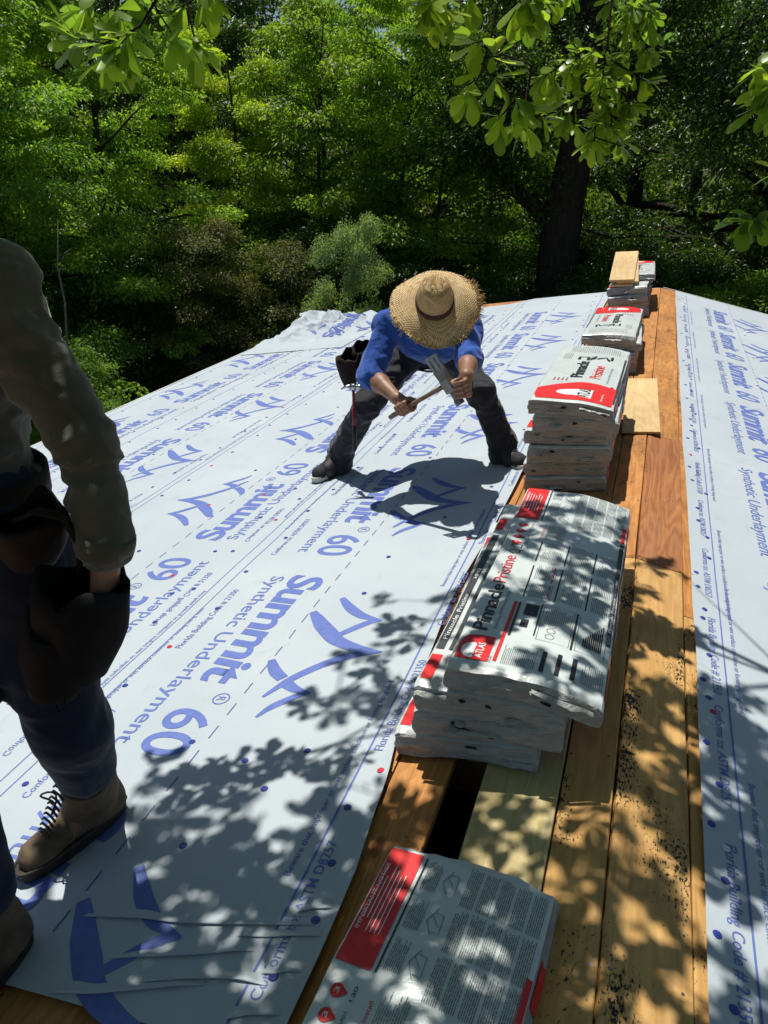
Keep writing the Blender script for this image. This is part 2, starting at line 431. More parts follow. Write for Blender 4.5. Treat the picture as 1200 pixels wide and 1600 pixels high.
M = {}
M['felt'] = felt_mat()
M['ink_blue'] = ink('blue_ink', (0.105, 0.150, 0.405))
M['ink_grey'] = ink('slate_ink', (0.09, 0.11, 0.30))
M['cap_blue'] = simple('blue_plastic_cap', (0.035, 0.055, 0.30), 0.35, 0.15)
M['cap_red'] = simple('red_plastic_cap', (0.55, 0.03, 0.05), 0.35, 0.15)
M['cap_white'] = simple('white_plastic_cap', (0.7, 0.7, 0.72), 0.35, 0.1)
M['cap_green'] = simple('green_plastic_cap', (0.04, 0.30, 0.03), 0.35, 0.15)
M['wood_orange'] = wood('weathered_orange_pine', (0.60, 0.30, 0.095), (0.43, 0.185, 0.05), stain=0.3, osb=0.5)
M['wood_red'] = wood('reddish_old_pine', (0.47, 0.21, 0.08), (0.29, 0.105, 0.036), stain=0.12, knots=True)
M['wood_tan'] = wood('stained_tan_pine', (0.68, 0.43, 0.165), (0.53, 0.30, 0.095), stain=0.62)
M['wood_tan2'] = wood('lightly_stained_tan_pine', (0.66, 0.41, 0.155), (0.50, 0.28, 0.085), stain=0.4)
M['wood_new'] = wood('new_green_pine', (0.58, 0.50, 0.285), (0.45, 0.36, 0.165), stain=0, knots=True, grain=0.7)
M['ply'] = wood('new_plywood', (0.68, 0.52, 0.28), (0.58, 0.41, 0.19), stain=0, grain=0.55)
M['wood_raf'] = wood('attic_pine', (0.36, 0.2, 0.08), (0.24, 0.12, 0.04), stain=0.1)
M['white_metal'] = simple('white_drip_edge', (0.78, 0.79, 0.79), 0.4, 0.05)
M['siding'] = simple('painted_siding', (0.55, 0.53, 0.48), 0.7, 0.08, bmp=0.15)
M['dark_metal'] = simple('worn_dark_steel', (0.17, 0.175, 0.17), 0.42, 0.3, 30, 0.2, 60, metal=0.85)
M['steel'] = simple('bright_steel', (0.5, 0.5, 0.5), 0.3, 0.2, 25, metal=1.0)
M['handle_wood'] = wood('hickory_handle', (0.26, 0.19, 0.13), (0.15, 0.105, 0.07), stain=0, knots=False)
M['rubber_red'] = simple('red_grip', (0.22, 0.015, 0.018), 0.5, 0.2)
M['rubber_black'] = simple('black_rubber', (0.018, 0.018, 0.02), 0.55, 0.2)
# ------------------------------------------------------------------ ground
GZ = -3.6
def ground_mat():
    m, nt, b = new_mat('shaded_ground'); v = coords(nt)
    a = noise_t(nt, v, 0.35, 5, 0.6); c = noise_t(nt, v, 9, 8, 0.7)
    c1 = ramp(nt, c.outputs[0], [(0.3, (0.035, 0.026, 0.014)), (0.55, (0.075, 0.055, 0.03)), (0.75, (0.12, 0.09, 0.05))])
    c2 = ramp(nt, c.outputs[0], [(0.3, (0.02, 0.045, 0.01)), (0.7, (0.06, 0.10, 0.025))])
    f = ramp(nt, a.outputs[0], [(0.42, (0, 0, 0)), (0.58, (1, 1, 1))])
    nt.links.new(mixc(nt, f.outputs[0], c1.outputs[0], c2.outputs[0]), b.inputs['Base Color'])
    b.inputs['Roughness'].default_value = 0.95; b.inputs['Specular IOR Level'].default_value = 0.1
    bump(nt, b, c.outputs[0], 0.8, 0.08); return m
_n = 120; _x = np.linspace(-1, 1, _n+1); _x = np.sign(_x)*np.abs(_x)**2.2*300
_A, _B = np.meshgrid(_x, _x+10, indexing='ij'); _Z = GZ + 0.12*vnoise(np.stack([_A*0.3, _B*0.3, _A*0], -1)) + np.maximum(0, np.hypot(_A, _B)-45)*0.03
_i = (np.arange(_n)[:, None]*(_n+1)+np.arange(_n)[None]).ravel()
tag(mobj('ground', fast_mesh('ground', np.stack([_A.ravel(), _B.ravel(), _Z.ravel()], 1), np.stack([_i, _i+_n+1, _i+_n+2, _i+1], 1), True), ground_mat()), kind='structure')

# ------------------------------------------------------------------ house: walls, deck boards, rafters, trim
RV0, RV1, EU = -6.0, 10.78, 4.86
house = empty('house', (0, 2.4, GZ))
tag(house, 'house with a low gable roof stripped to boards and covered in blue-printed white underlayment', 'house')
def hchild(o, par=house):
    o.parent = par; o.matrix_parent_inverse = par.matrix_world.inverted() if False else Matrix.Translation(-Vector(house.location)) if par is house else Matrix()
    return o
bpy.context.view_layer.update()
wz1 = -EU*SP-0.12
for (c, d) in (((-4.35, 2.4, (GZ+wz1)/2), (0.15, 15.9, wz1-GZ)), ((4.35, 2.4, (GZ+wz1)/2), (0.15, 15.9, wz1-GZ))):
    hchild(MB().box(c, d).obj('wall', M['siding']))
for y in (-5.5, 10.3):
    mb = MB(); xs = 4.27; zt = -xs/CP*SP-0.12
    V = [(-xs, y-.07, GZ), (xs, y-.07, GZ), (xs, y-.07, zt), (0, y-.07, -0.14), (-xs, y-.07, zt)]
    V += [(a, b+.14, c) for a, b, c in V]
    mb.add(V, [(0,1,2,3,4), (9,8,7,6,5), (0,5,6,1), (1,6,7,2), (2,7,8,3), (3,8,9,4), (4,9,5,0)])
    hchild(mb.obj('gable_wall', M['siding']))
hchild(MB().box((0, 2.4, -1.30), (8.5, 15.7, 0.03)).obj('attic_floor', M['wood_raf']))
deck = MB()
def slab(mb, S, u0, u1, v0, v1, t0=-0.020, t1=0.0):
    V = [S(u, v, w) for w in (t0, t1) for v in (v0, v1) for u in (u0, u1)]
    mb.add(V, [(0,2,3,1),(4,5,7,6),(0,1,5,4),(2,6,7,3),(0,4,6,2),(1,3,7,5)])
slab(deck, LS, -EU, -0.592, RV0, RV1, -0.022, -0.001); slab(deck, RS, 0.382, EU, RV0, RV1, -0.022, -0.001)
roof_deck = hchild(deck.obj('roof_deck', M['wood_orange']))
V_Y = Vector((0, 1, 0)); RLm = Matrix.Rotation(-PITCH, 4, 'Y'); RRm = Matrix.Rotation(PITCH, 4, 'Y')
_HI = Matrix.Translation(-Vector(house.location))
def board(side, u0, u1, v0, v1, mat, top=0.0, th=0.02, name='board', yaw=0.0, seed=0, par=None):
    """one plank, lengthwise grain, slightly uneven edges"""
    S, Rm = (LS, RLm) if side == 'L' else (RS, RRm)
    n = max(2, int((v1-v0)/0.12)); hw = (u1-u0)/2; hl = (v1-v0)/2; rr = random.Random(seed+int(1000*abs(u0)+77*v0))
    sec = [(-hw, -th), (-hw, -0.0025), (-hw+0.0025, 0), (hw-0.0025, 0), (hw, -0.0025), (hw, -th)]
    V = []; ph = rr.random()*9
    for i in range(n+1):
        y = -hl+2*hl*i/n
        for x, z in sec:
            wob = 0.0016*math.sin(y*3.1+ph)*(1 if x > 0 else -1)+0.0008*nz((x*30, y*8, ph))
            V.append((x+wob, y, z+0.0012*math.sin(y*2+ph)))
    k = 6; F = [(i*k+j, i*k+(j+1) % k, (i+1)*k+(j+1) % k, (i+1)*k+j) for i in range(n) for j in range(k)]
    F += [tuple(range(k))[::-1], tuple(n*k+j for j in range(k))]
    me = bpy.data.meshes.new(name); me.from_pydata(V, [], [f[::-1] for f in F]); me.update()
    o = mobj(name, me, mat)
    Mw = Matrix.Translation(S((u0+u1)/2, (v0+v1)/2, top)) @ Rm @ Matrix.Rotation(yaw, 4, 'Z')
    if par is None: o.parent = roof_deck; o.matrix_world = Mw; o.matrix_parent_inverse = Matrix(); o.matrix_basis = Mw
    else: o.matrix_world = Mw
    return o
# roof_deck itself sits at the house origin shift; its children are laid in world space
roof_deck.matrix_parent_inverse = _HI
# right of the ridge
board('R', 0.004, 0.186, -1.6, 2.93, M['wood_tan'], seed=1)
board('R', 0.004, 0.190, 2.934, 4.62, M['wood_red'], seed=2)
board('R', 0.004, 0.186, 4.624, 7.9, M['wood_orange'], seed=3)
board('R', 0.004, 0.186, 7.904, 10.76, M['wood_orange'], seed=4)
board('R', 0.1905, 0.378, -1.6, 2.6, M['wood_tan2'], seed=5)
board('R', 0.1905, 0.378, 2.604, 10.76, M['wood_orange'], seed=6)
board('R', 0.004, 0.186, -5.9, -1.604, M['wood_tan2'], seed=7)
# left of the ridge
board('L', -0.134, -0.004, -1.6, 2.93, M['wood_tan'], seed=8)
board('L', -0.134, -0.004, 2.934, 5.3, M['wood_orange'], seed=9)
board('L', -0.134, -0.004, 5.304, 10.76, M['wood_orange'], seed=10)
board('L', -0.337, -0.139, 0.2, 2.2, M['wood_new'], top=0.004, th=0.026, seed=11)
board('L', -0.337, -0.139, 2.204, 6.0, M['wood_orange'], seed=12)
board('L', -0.337, -0.139, 6.004, 10.76, M['wood_orange'], seed=13)
board('L', -0.588, -0.432, 0.2, 3.1, M['wood_orange'], seed=14)
board('L', -0.588, -0.342, 3.104, 10.76, M['wood_orange'], seed=15)
board('L', -0.588, -0.004, -5.9, -1.604, M['wood_tan2'], seed=16)
board('L', -0.588, -0.139, -1.6, 0.196, M['wood_tan2'], seed=17)
board('L', -0.43, -0.342, 2.5, 3.1, M['wood_orange'], seed=18)
nh = MB(); rnh = random.Random(6)
for S_, us in ((LS, (-.118, -.020, -.318, -.155, -.57, -.45)), (RS, (.020, .170))):
    for v in np.arange(-5.6, 10.6, 0.61):
        for u in us:
            if u in (-.57, -.45) and v > 2.9: continue
            c = S_(u+rnh.uniform(-.006, .006), v+rnh.uniform(-.012, .012), .0012 if u not in (-.318, -.155) or v > 2.2 else .0052); e1 = (S_(1, 0)-S_(0, 0))*.0042; e2 = V_Y*.0042
            nh.add([c+e1*math.cos(a)+e2*math.sin(a) for a in np.linspace(0, 2*math.pi, 8, endpoint=False)], [tuple(range(8))])
nho = nh.obj('nail_heads', M['dark_metal']); nho.parent = roof_deck; nho['kind'] = 'stuff'
# rafters and ridge beam seen through the gap
for k, v in enumerate(np.arange(-5.6, 10.6, 0.61)):
    for S, s in ((LS, -1), (RS, 1)):
        mb = MB(); slab(mb, S, *sorted((s*0.03, s*4.7)), v-0.02, v+0.02, -0.165, -0.0275)
        hchild(mb.obj('rafter', M['wood_raf']))
hchild(MB().box((0, 2.4, -0.13), (0.04, 16.2, 0.19)).obj('ridge_beam', M['wood_raf']))
# trim: drip edges along rakes, fascia and gutterless eaves
def trim(name, S, pts, mat):
    mb = MB()
    for (u0, u1, v0, v1, t0, t1) in pts: slab(mb, S, u0, u1, v0, v1, t0, t1)
    hchild(mb.obj(name, mat))
trim('drip_edge', RS, [(0.03, EU+0.02, RV1+0.002, RV1+0.02, -0.07, 0.012)], M['white_metal'])
trim('drip_edge', LS, [(-EU-0.02, -0.03, RV1+0.002, RV1+0.02, -0.07, -0.004)], M['white_metal'])
trim('drip_edge', LS, [(-EU-0.022, -EU-0.002, RV0, RV1, -0.06, 0.006)], M['white_metal'])
trim('drip_edge', RS, [(EU+0.002, EU+0.022, RV0, RV1, -0.06, 0.006)], M['white_metal'])
trim('fascia', LS, [(-EU+0.002, -EU+0.03, RV0, RV1-0.002, -0.19, -0.024)], M['white_metal'])
trim('fascia', RS, [(EU-0.03, EU-0.002, RV0, RV1-0.002, -0.19, -0.024)], M['white_metal'])
trim('rake_board', LS, [(-EU+0.032, -0.04, RV1-0.03, RV1-0.003, -0.20, -0.026)], M['white_metal'])
trim('rake_board', RS, [(0.04, EU-0.032, RV1-0.03, RV1-0.003, -0.20, -0.026)], M['white_metal'])

# ------------------------------------------------------------------ underlayment sheets
def interp(tab, v):
    t = np.array(tab); return np.interp(v, t[:, 0], t[:, 1])
EDGE_L = [(-6, -0.57), (0.845, -0.563), (0.985, -0.560), (1.206, -0.558), (1.528, -0.586), (1.713, -0.618), (2.42, -0.655), (3.2, -0.635), (4.15, -0.615), (6, -0.63), (10.8, -0.60)]
EDGE_R = [(-6, 0.20), (1.09, 0.206), (1.57, 0.215), (2.23, 0.216), (2.93, 0.213), (4.52, 0.203), (6.5, 0.192), (9.97, 0.178), (10.8, 0.18)]
CREASE = [[(-1.162, .955), (-1.008, .977), (-.885, .989), (-.599, 1.052)], [(-.653, 1.074), (-.575, 1.1)], [(-1.019, .872), (-.803, .931), (-.702, .962)],
          [(-.76, .985), (-.573, 1.026)], [(-.943, .832), (-.746, .884), (-.64, .899)], [(-1.113, .77), (-.947, .808), (-.772, .868)], [(-.664, .917), (-.583, .94)], [(-.691, .815), (-.586, .848)],
          [(-1.0, 1.10), (-0.8, 1.17), (-.66, 1.20)], [(-1.15, 1.06), (-1.0, 1.12)]]
CR_H = [.0025, .002, .0025, .002, .0025, .003, .002, .002, .003, .003]
def wave(u, v):
    u = np.asarray(u, float); v = np.asarray(v, float)
    z = u*0
    w = 0.0034*vnoise(np.stack([u*1.7, v*0.8, z], -1)) + 0.0022*vnoise(np.stack([u*4+v*1.3, v*2.6-u*2, z+7], -1)) + 0.0014*np.sin(v*7+2*np.sin(u*3))*vnoise(np.stack([u*1.1, v*0.5, z+3], -1))
    return w
def creases(u, v):
    w = np.zeros_like(u)
    for cr, H in zip(CREASE, CR_H):
        best = np.full_like(u, 9.0); sd = np.zeros_like(u); tt = np.zeros_like(u); L = len(cr)-1
        for i in range(L):
            a = np.array(cr[i]); b = np.array(cr[i+1]); ab = b-a; l2 = ab@ab
            t = np.clip(((u-a[0])*ab[0]+(v-a[1])*ab[1])/l2, 0, 1); dx = u-a[0]-t*ab[0]; dy = v-a[1]-t*ab[1]; d = np.hypot(dx, dy)
            ok = d < best; best[ok] = d[ok]; sd[ok] = np.sign(dy)[ok]; tt[ok] = ((i+t)/L)[ok]
        end = np.clip(np.sin(np.pi*np.clip(tt, 0, 1))*2.2, 0.15, 1)
        w += H*end*np.where(sd > 0, np.exp(-best/0.028), np.exp(-(best/0.006)**2))
    return w
def sheet(name, side, edge_in, edge_out, v0, v1, base, label, grp, res=0.06, fine=None, curl=0.01, far=None):
    S = LS if side == 'L' else RS
    def height(u, v):
        u = np.asarray(u, float); v = np.asarray(v, float)
        w = base + wave(u, v) + 0.0055
        ei = interp(edge_in, v) if isinstance(edge_in, list) else edge_in
        w = w + curl*np.exp(-np.abs(u-ei)/0.025)*(0.6+0.4*np.sin(v*5+1))
        if fine: w = w + creases(u, v)
        return w
    vs = [v0]
    while vs[-1] < v1: vs.append(vs[-1] + (0.007 if fine and vs[-1] < fine else res if vs[-1] < 5 else res*1.6))
    vs[-1] = v1; vs = np.array(vs)
    nu = 26 if not fine else 110
    tu = np.linspace(0, 1, nu+1)**1.0
    ei = interp(edge_in, vs) if isinstance(edge_in, list) else np.full_like(vs, edge_in)
    ei = ei + 0.003*vnoise(np.stack([vs*3, vs*0, vs*0+base*900], -1))
    eo = np.full_like(vs, edge_out) + 0.004*vnoise(np.stack([vs*1.3, vs*0, vs*0+base*500], -1))
    U = ei[:, None]*(1-tu)+eo[:, None]*tu; Vv = np.repeat(vs[:, None], nu+1, 1)
    if far is not None:
        k = np.clip((Vv-(v1-1.2))/1.2, 0, 1); Vv = Vv + k*np.interp(np.abs(U), far[0], far[1])
    Wd = height(U, Vv)
    if side == 'L': P = np.stack([U*CP-Wd*SP, Vv, U*SP+Wd*CP], -1)
    else: P = np.stack([U*CP+Wd*SP, Vv, -U*SP+Wd*CP], -1)
    nv = len(vs); i = (np.arange(nv-1)[:, None]*(nu+1)+np.arange(nu)[None]).ravel()
    me = fast_mesh(name, P.reshape(-1, 3), np.stack([i, i+1, i+nu+2, i+nu+1], 1), True)
    o = mobj(name, me, M['felt']); tag(o, label, 'underlayment', grp)
    def fn(u, v, dz=0.0012):
        w = height(u, v)+dz
        return np.stack([u*CP-w*SP, v, u*SP+w*CP], -1) if side == 'L' else np.stack([u*CP+w*SP, v, -u*SP+w*CP], -1)
    return o, fn
G_U = 'underlayment sheets lapped down the roof slopes'
far_cut = ([0.5, 1.6, 1.9, 2.3, 2.7, 5.0], [0, -0.02, -0.30, -0.34, -0.02, 0.0])
s1, f1 = sheet('underlayment_sheet', 'L', EDGE_L, -1.725, 0.765, 10.74, 0.012, 'topmost underlayment sheet on the left slope, running beside the shingle bundles under the hatted worker', G_U, 0.05, fine=1.25, curl=0.012, far=far_cut)
s2, f2 = sheet('underlayment_sheet', 'L', -1.60, -2.825, 0.30, 10.75, 0.008, 'second underlayment sheet down the left slope, behind the hatted worker\'s left-hand foot', G_U, 0.08, curl=0, far=far_cut)
s3, f3 = sheet('underlayment_sheet', 'L', -2.70, -3.93, 0.30, 10.75, 0.004, 'third underlayment sheet down the left slope, next above the eave sheet', G_U, 0.1, curl=0)
s4, f4 = sheet('underlayment_sheet', 'L', -3.80, -4.855, 0.30, 9.4, 0.000, 'lowest underlayment sheet on the left slope, along the eave', G_U, 0.1, curl=0)
s5, f5 = sheet('underlayment_sheet', 'R', EDGE_R, 1.43, -1.5, 10.74, 0.008, 'underlayment sheet on the right slope beside the bare ridge boards', G_U, 0.05, curl=0.006)
s6, f6 = sheet('underlayment_sheet', 'R', 1.32, 2.55, -1.5, 10.74, 0.004, 'second underlayment sheet down the right slope, at the right edge of the picture', G_U, 0.1, curl=0)

LOGO = dict(
    mainL=([(0.30, 0.012), (0.345, 0.052), (0.39, 0.090), (0.44, 0.140), (0.487, 0.190), (0.525, 0.270), (0.546, 0.388)], [.03, .05, .062, .066, .060, .048, .008]),
    mainR=([(0.546, 0.388), (0.556, 0.335), (0.578, 0.285), (0.615, 0.235), (0.658, 0.192), (0.710, 0.150), (0.759, 0.118), (0.851, 0.075)], [.008, .030, .042, .040, .036, .034, .032, .012]),
    pk1L=([(0.181, 0.09), (0.22, 0.122), (0.256, 0.155), (0.29, 0.195), (0.317, 0.240), (0.338, 0.316)], [.024, .036, .044, .044, .036, .008]),
    pk1R=([(0.338, 0.316), (0.352, 0.275), (0.392, 0.235), (0.452, 0.184)], [.008, .032, .034, .028]),
    pk3a=([(0.638, 0.0), (0.672, 0.022), (0.708, 0.051), (0.744, 0.096)], [.026, .040, .046, .042]),
    pk3b=([(0.772, 0.127), (0.796, 0.170), (0.808, 0.228)], [.046, .036, .008]),
    pk3c=([(0.808, 0.228), (0.823, 0.198), (0.85, 0.172), (0.898, 0.130), (0.954, 0.104)], [.008, .026, .032, .028, .010]))
def dens(pts, w, n=4):
    pts = np.array(pts); w = np.array(w); t = np.arange(len(pts)); tt = np.linspace(0, len(pts)-1, (len(pts)-1)*n+1)
    # catmull-rom
    out = []
    P = np.vstack([2*pts[0]-pts[1], pts, 2*pts[-1]-pts[-2]])
    for x in tt:
        i = min(int(x), len(pts)-2); f = x-i; p0, p1, p2, p3 = P[i], P[i+1], P[i+2], P[i+3]
        out.append(0.5*((2*p1)+(-p0+p2)*f+(2*p0-5*p1+4*p2-p3)*f*f+(-p0+3*p1-3*p2+p3)*f**3))
    return np.array(out), np.interp(tt, t, w)
def lockup(par, fn, orient, v0, dash_u, far=False, near=False):
    """a along the text, b up from the dashed line"""
    if orient == 1: mp = lambda a, b: fn(dash_u+b, v0-a)
    else: mp = lambda a, b: fn(dash_u-b, v0+a)
    sp = 0.03 if (not far) else 0.2
    p = Print()
    for pts, w in LOGO.values():
        P, W = dens(pts, w, 4 if not far else 2); p.stroke(P, W)
    p.build('printed_logo', M['ink_blue'], par, mp, 0.009 if near else 0.06 if not far else 0)
    p = Print(); p.text('Summit', 0.0, -0.205, 0.80, 0.155, bold=0.028, shear=0.12, spacing=0.94, res=4 if not far else 2)
    p.text('60', 0.945, -0.205, 0.225, 0.165, bold=0.012, res=5 if not far else 3)
    if not far:
        p.text('R', 0.868, -0.082, 0.022, 0.03)
        an = np.linspace(0, 2*math.pi, 25); p.stroke(np.stack([0.879+0.028*np.cos(an), -0.067+0.028*np.sin(an)], 1), 0.005)
    p.build('printed_lettering', M['ink_blue'], par, mp, 0.014 if near else 0.06 if not far else 0)
    p = Print(); p.text('Synthetic Underlayment', 0.02, -0.305, 1.12, 0.062, bold=0.004, res=3 if not far else 1)
    p.build('printed_lettering', M['ink_blue'], par, mp, 0.1 if not far else 0)
def dashes(par, fn, u, v0, v1):
    p = Print(); v = v0
    while v < v1: p.rect(v, -0.0022, v+0.06, 0.0022, 0.03); v += 0.115
    p.build('printed_dash_line', M['ink_grey'], par, lambda a, b: fn(u+b, a))
def edge_line(par, fn, u, v0, v1, wd=0.006, wob=0.006):
    p = Print(); n = int((v1-v0)/0.06); vv = np.linspace(v0, v1, n+1)
    p.stroke(np.stack([vv, wob*np.sin(vv*1.1+u*9)], 1), wd)
    p.build('printed_edge_line', M['ink_blue'], par, lambda a, b: fn(u+b, a))
def edge_text(par, fn, u, orient, starts, up=1, far_from=5.0):
    for i, v in enumerate(starts):
        p = Print(); far = v > far_from
        mp = (lambda a, b, v=v: fn(u+b*up, v-a)) if orient == 1 else (lambda a, b, v=v: fn(u-b*up, v+a))
        if i % 2 == 0:
            p.text('Conforms to: ASTM D8257', 0, -0.052, 0.42, 0.026, bold=0.004, res=1 if far else 3)
            p.text('Beware that improper or wet surface condition or footing being used.', 0.30, 0.024, 0.80, 0.018, res=1 if far else 2)
        else:
            p.text('Florida Building Code # 21350', 0, -0.052, 0.46, 0.028, bold=0.006, res=1 if far else 3)
        p.build('printed_edge_text', M['ink_blue'], par, mp, 0 if far else 0.1)
for k in range(-1, 6):
    v = 2.66+1.37*k
    if v < 10.6: lockup(s1, f1, 1, v, -1.20, far=v > 4.5, near=v < 1.5)
for k in range(-2, 6):
    v = 3.0+1.37*k
    if v+1.2 < 10.4: lockup(s2, f2, 2, v, -2.215, far=v > 4.5)
for k in range(0, 7):
    v = 2.09+1.37*k
    if v < 9.9: lockup(s3, f3, 1, v, -3.33, far=True)
for k in range(0, 6):
    v = 1.9+1.37*k
    if v+1.2 < 9.0: lockup(s4, f4, 2, v, -4.36, far=True)
for k in range(-2, 5):
    v = 4.47+1.37*k
    if v < 10.6: lockup(s5, f5, 1, v, 0.83, far=v > 5.9)
for k in range(0, 6):
    v = 4.0+1.37*k
    if v+1.2 < 10.6: lockup(s6, f6, 2, v, 1.95, far=True)
dashes(s1, f1, -1.20, 0.9, 10.3); dashes(s2, f2, -2.215, 0.5, 10.3); dashes(s3, f3, -3.33, 0.5, 10.3); dashes(s5, f5, 0.83, 0.5, 10.6)
edge_line(s1, f1, -0.685, 0.80, 10.6); edge_line(s1, f1, -1.69, 0.80, 10.6, 0.004); edge_line(s2, f2, -1.752, 0.4, 10.5, 0.004, 0.002)
edge_line(s2, f2, -2.79, 0.4, 10.5, 0.004); edge_line(s3, f3, -2.85, 0.4, 10.5, 0.004, 0.002); edge_line(s3, f3, -3.90, 0.4, 10.3, 0.004); edge_line(s4, f4, -4.75, 0.4, 9.2, 0.004)
edge_line(s5, f5, 0.313, 0.2, 10.6, 0.0055, 0.002); edge_line(s5, f5, 1.40, 0.5, 10.6, 0.005)
edge_text(s1, f1, -0.690, 2, [0.86, 1.62, 2.3, 3.0, 3.7, 4.4, 5.1, 5.8, 6.5, 7.2, 7.9, 8.6], 1)
edge_text(s1, f1, -1.655, 2, [1.25, 2.05, 2.85, 3.6, 4.3, 5.0, 5.7, 6.4, 7.1, 7.8, 8.5], 1, 4.4)
edge_text(s2, f2, -1.80, 2, [1.4, 2.2, 3.0, 3.8, 4.6, 5.4, 6.2, 7.0, 7.8], -1, 4.0)
edge_text(s3, f3, -2.90, 2, [2.4, 3.2, 4.0, 4.8, 5.6, 6.4, 7.2], -1, 2.0)
edge_text(s5, f5, 0.318, 1, [2.1, 1.55, 3.2, 2.62, 3.75, 4.3, 4.9, 5.5, 6.1, 6.7, 7.3, 7.9, 8.5, 9.1, 9.7], 1)

# ---- pleats where the near end of the top sheet has bunched up
SEC = [(-.030, .0003, 0), (-.014, .0022, 0), (-.004, .0065, 0), (.002, .0100, 1), (.0055, .0092, 1), (.006, .0074, 1), (.002, .0058, 1), (-.006, .0045, 1)]
for cr, Hh in zip(CREASE[:8], (1.0, .7, .9, .6, 1.0, 1.25, .6, .7)):
    pts, _w = dens(cr, [1]*len(cr), 14 if len(cr) > 2 else 20) if len(cr) > 2 else (np.linspace(cr[0], cr[1], 22), None)
    t = np.gradient(pts, axis=0); t /= np.linalg.norm(t, axis=1)[:, None]; nn = np.stack([t[:, 1], -t[:, 0]], 1); k = len(pts); q = np.arange(k)/(k-1)
    env = np.clip(np.sin(np.pi*q)*1.9, 0.03, 1)*Hh*.62*(1+.2*np.sin(q*17+Hh*9)); pts = pts+nn*(0.0015*np.sin(q*7+Hh*20))[:, None]; rows = []
    for d, w, _f in SEC:
        p = pts+nn*(d*(0.5+.5*env))[:, None]; rows.append(f1(p[:, 0], p[:, 1], 0.0)+np.array([-SP, 0, CP])*((w*env)+.0006)[:, None])
    V = np.stack(rows, 1).reshape(-1, 3); m = len(SEC); i = (np.arange(k-1)[:, None]*m+np.arange(m-1)[None]).ravel()
    mobj('pleat', fast_mesh('pleat', V, np.stack([i, i+m, i+m+1, i+1], 1), True), M['felt'], s1)
# ---- cap nails, each a small domed plastic disc
def cap_mesh():
    V = [(0, 0, 0.0030)]; n = 12
    for r, z in ((0.0042, 0.0032), (0.005, 0.0022), (0.0105, 0.0018), (0.0125, 0.0)):
        V += [(r*math.cos(2*math.pi*j/n), r*math.sin(2*math.pi*j/n), z) for j in range(n)]
    F = [(0, 1+j, 1+(j+1) % n) for j in range(n)]
    for k in range(3): F += [(1+k*n+j, 1+(k+1)*n+j, 1+(k+1)*n+(j+1) % n, 1+k*n+(j+1) % n) for j in range(n)]
    me = bpy.data.meshes.new('cap_nail'); me.from_pydata(V, [], F); me.update(); return me
_caps = {}
for _c in ('blue', 'red', 'white', 'green'):
    _caps[_c] = cap_mesh(); _caps[_c].materials.append(M['cap_'+_c])
def nail(par, fn, side, u, v, col='blue'):
    o = bpy.data.objects.new('cap_nail', _caps[col]); link(o, par)
    p = fn(np.array([u]), np.array([v]), 0.0014)[0]
    o.matrix_basis = Matrix.Translation(Vector(p)) @ (RLm if side == 'L' else RRm) @ Matrix.Rotation(u*50+v*31, 4, 'Z') @ Matrix.Scale(.86, 4)
rn = random.Random(3)
for u, v in [(-.86, 1.584), (-1.029, 1.513), (-1.245, 1.566), (-.916, 1.418), (-.657, 1.394), (-.628, 1.216), (-.602, 1.06), (-.634, .916), (-1.035, 1.192), (-1.031, 2.523), (-1.038, 2.854), (-.9, 3.3), (-.75, 3.7)]: nail(s1, f1, 'L', u, v)
nail(s1, f1, 'L', -.615, 1.54, 'red'); nail(s2, f2, 'L', -2.02, 2.62, 'red'); nail(s2, f2, 'L', -2.06, 3.62, 'red'); nail(s1, f1, 'L', -0.72, 3.05, 'red')
for row, par, fn, a, b, st in ((-1.64, s1, f1, 1.3, 10.2, .30), (-1.2, s1, f1, 4.2, 10, .62), (-.75, s1, f1, 4.2, 10.4, .34), (-1.83, s2, f2, 1.6, 10, .30), (-1.92, s2, f2, 1.7, 9, .45), (-2.36, s2, f2, 2.2, 10, .55), (-2.74, s2, f2, 2.6, 10, .32),
                               (-2.93, s3, f3, 3.0, 10, .34), (-3.4, s3, f3, 3.4, 9.6, .6), (-3.85, s3, f3, 4, 9.6, .36), (-4.05, s4, f4, 4, 9, .4), (-4.7, s4, f4, 4.2, 9, .35)):
    v = a
    while v < b:
        nail(par, fn, 'L', row+rn.uniform(-.03, .03), v, rn.choices(('blue', 'red'), (0.94, 0.06))[0]); v += st*rn.uniform(.7, 1.3)
for u, v in [(.238, 2.832), (.257, 2.668), (.248, 2.598), (.262, 2.367), (.236, 2.211), (.25, 2.123), (.235, 1.904), (.263, 1.749), (.235, 1.593), (.26, 1.434), (.233, 1.277), (.258, 1.122), (.25, .97)]: nail(s5, f5, 'R', u, v)
nail(s5, f5, 'R', .261, 2.06, 'red'); nail(s5, f5, 'R', .267, 1.533, 'white')
v = 2.95
while v < 10.5:
    nail(s5, f5, 'R', rn.choice((.235, .26, .285, .30))+rn.uniform(-.01, .01), v, rn.choices(('blue', 'red', 'white'), (0.8, 0.14, 0.06))[0]); v += rn.uniform(.10, .24)
for v in np.arange(2.2, 10, .55): nail(s5, f5, 'R', .83+rn.uniform(-.1, .1)*1.5, v)

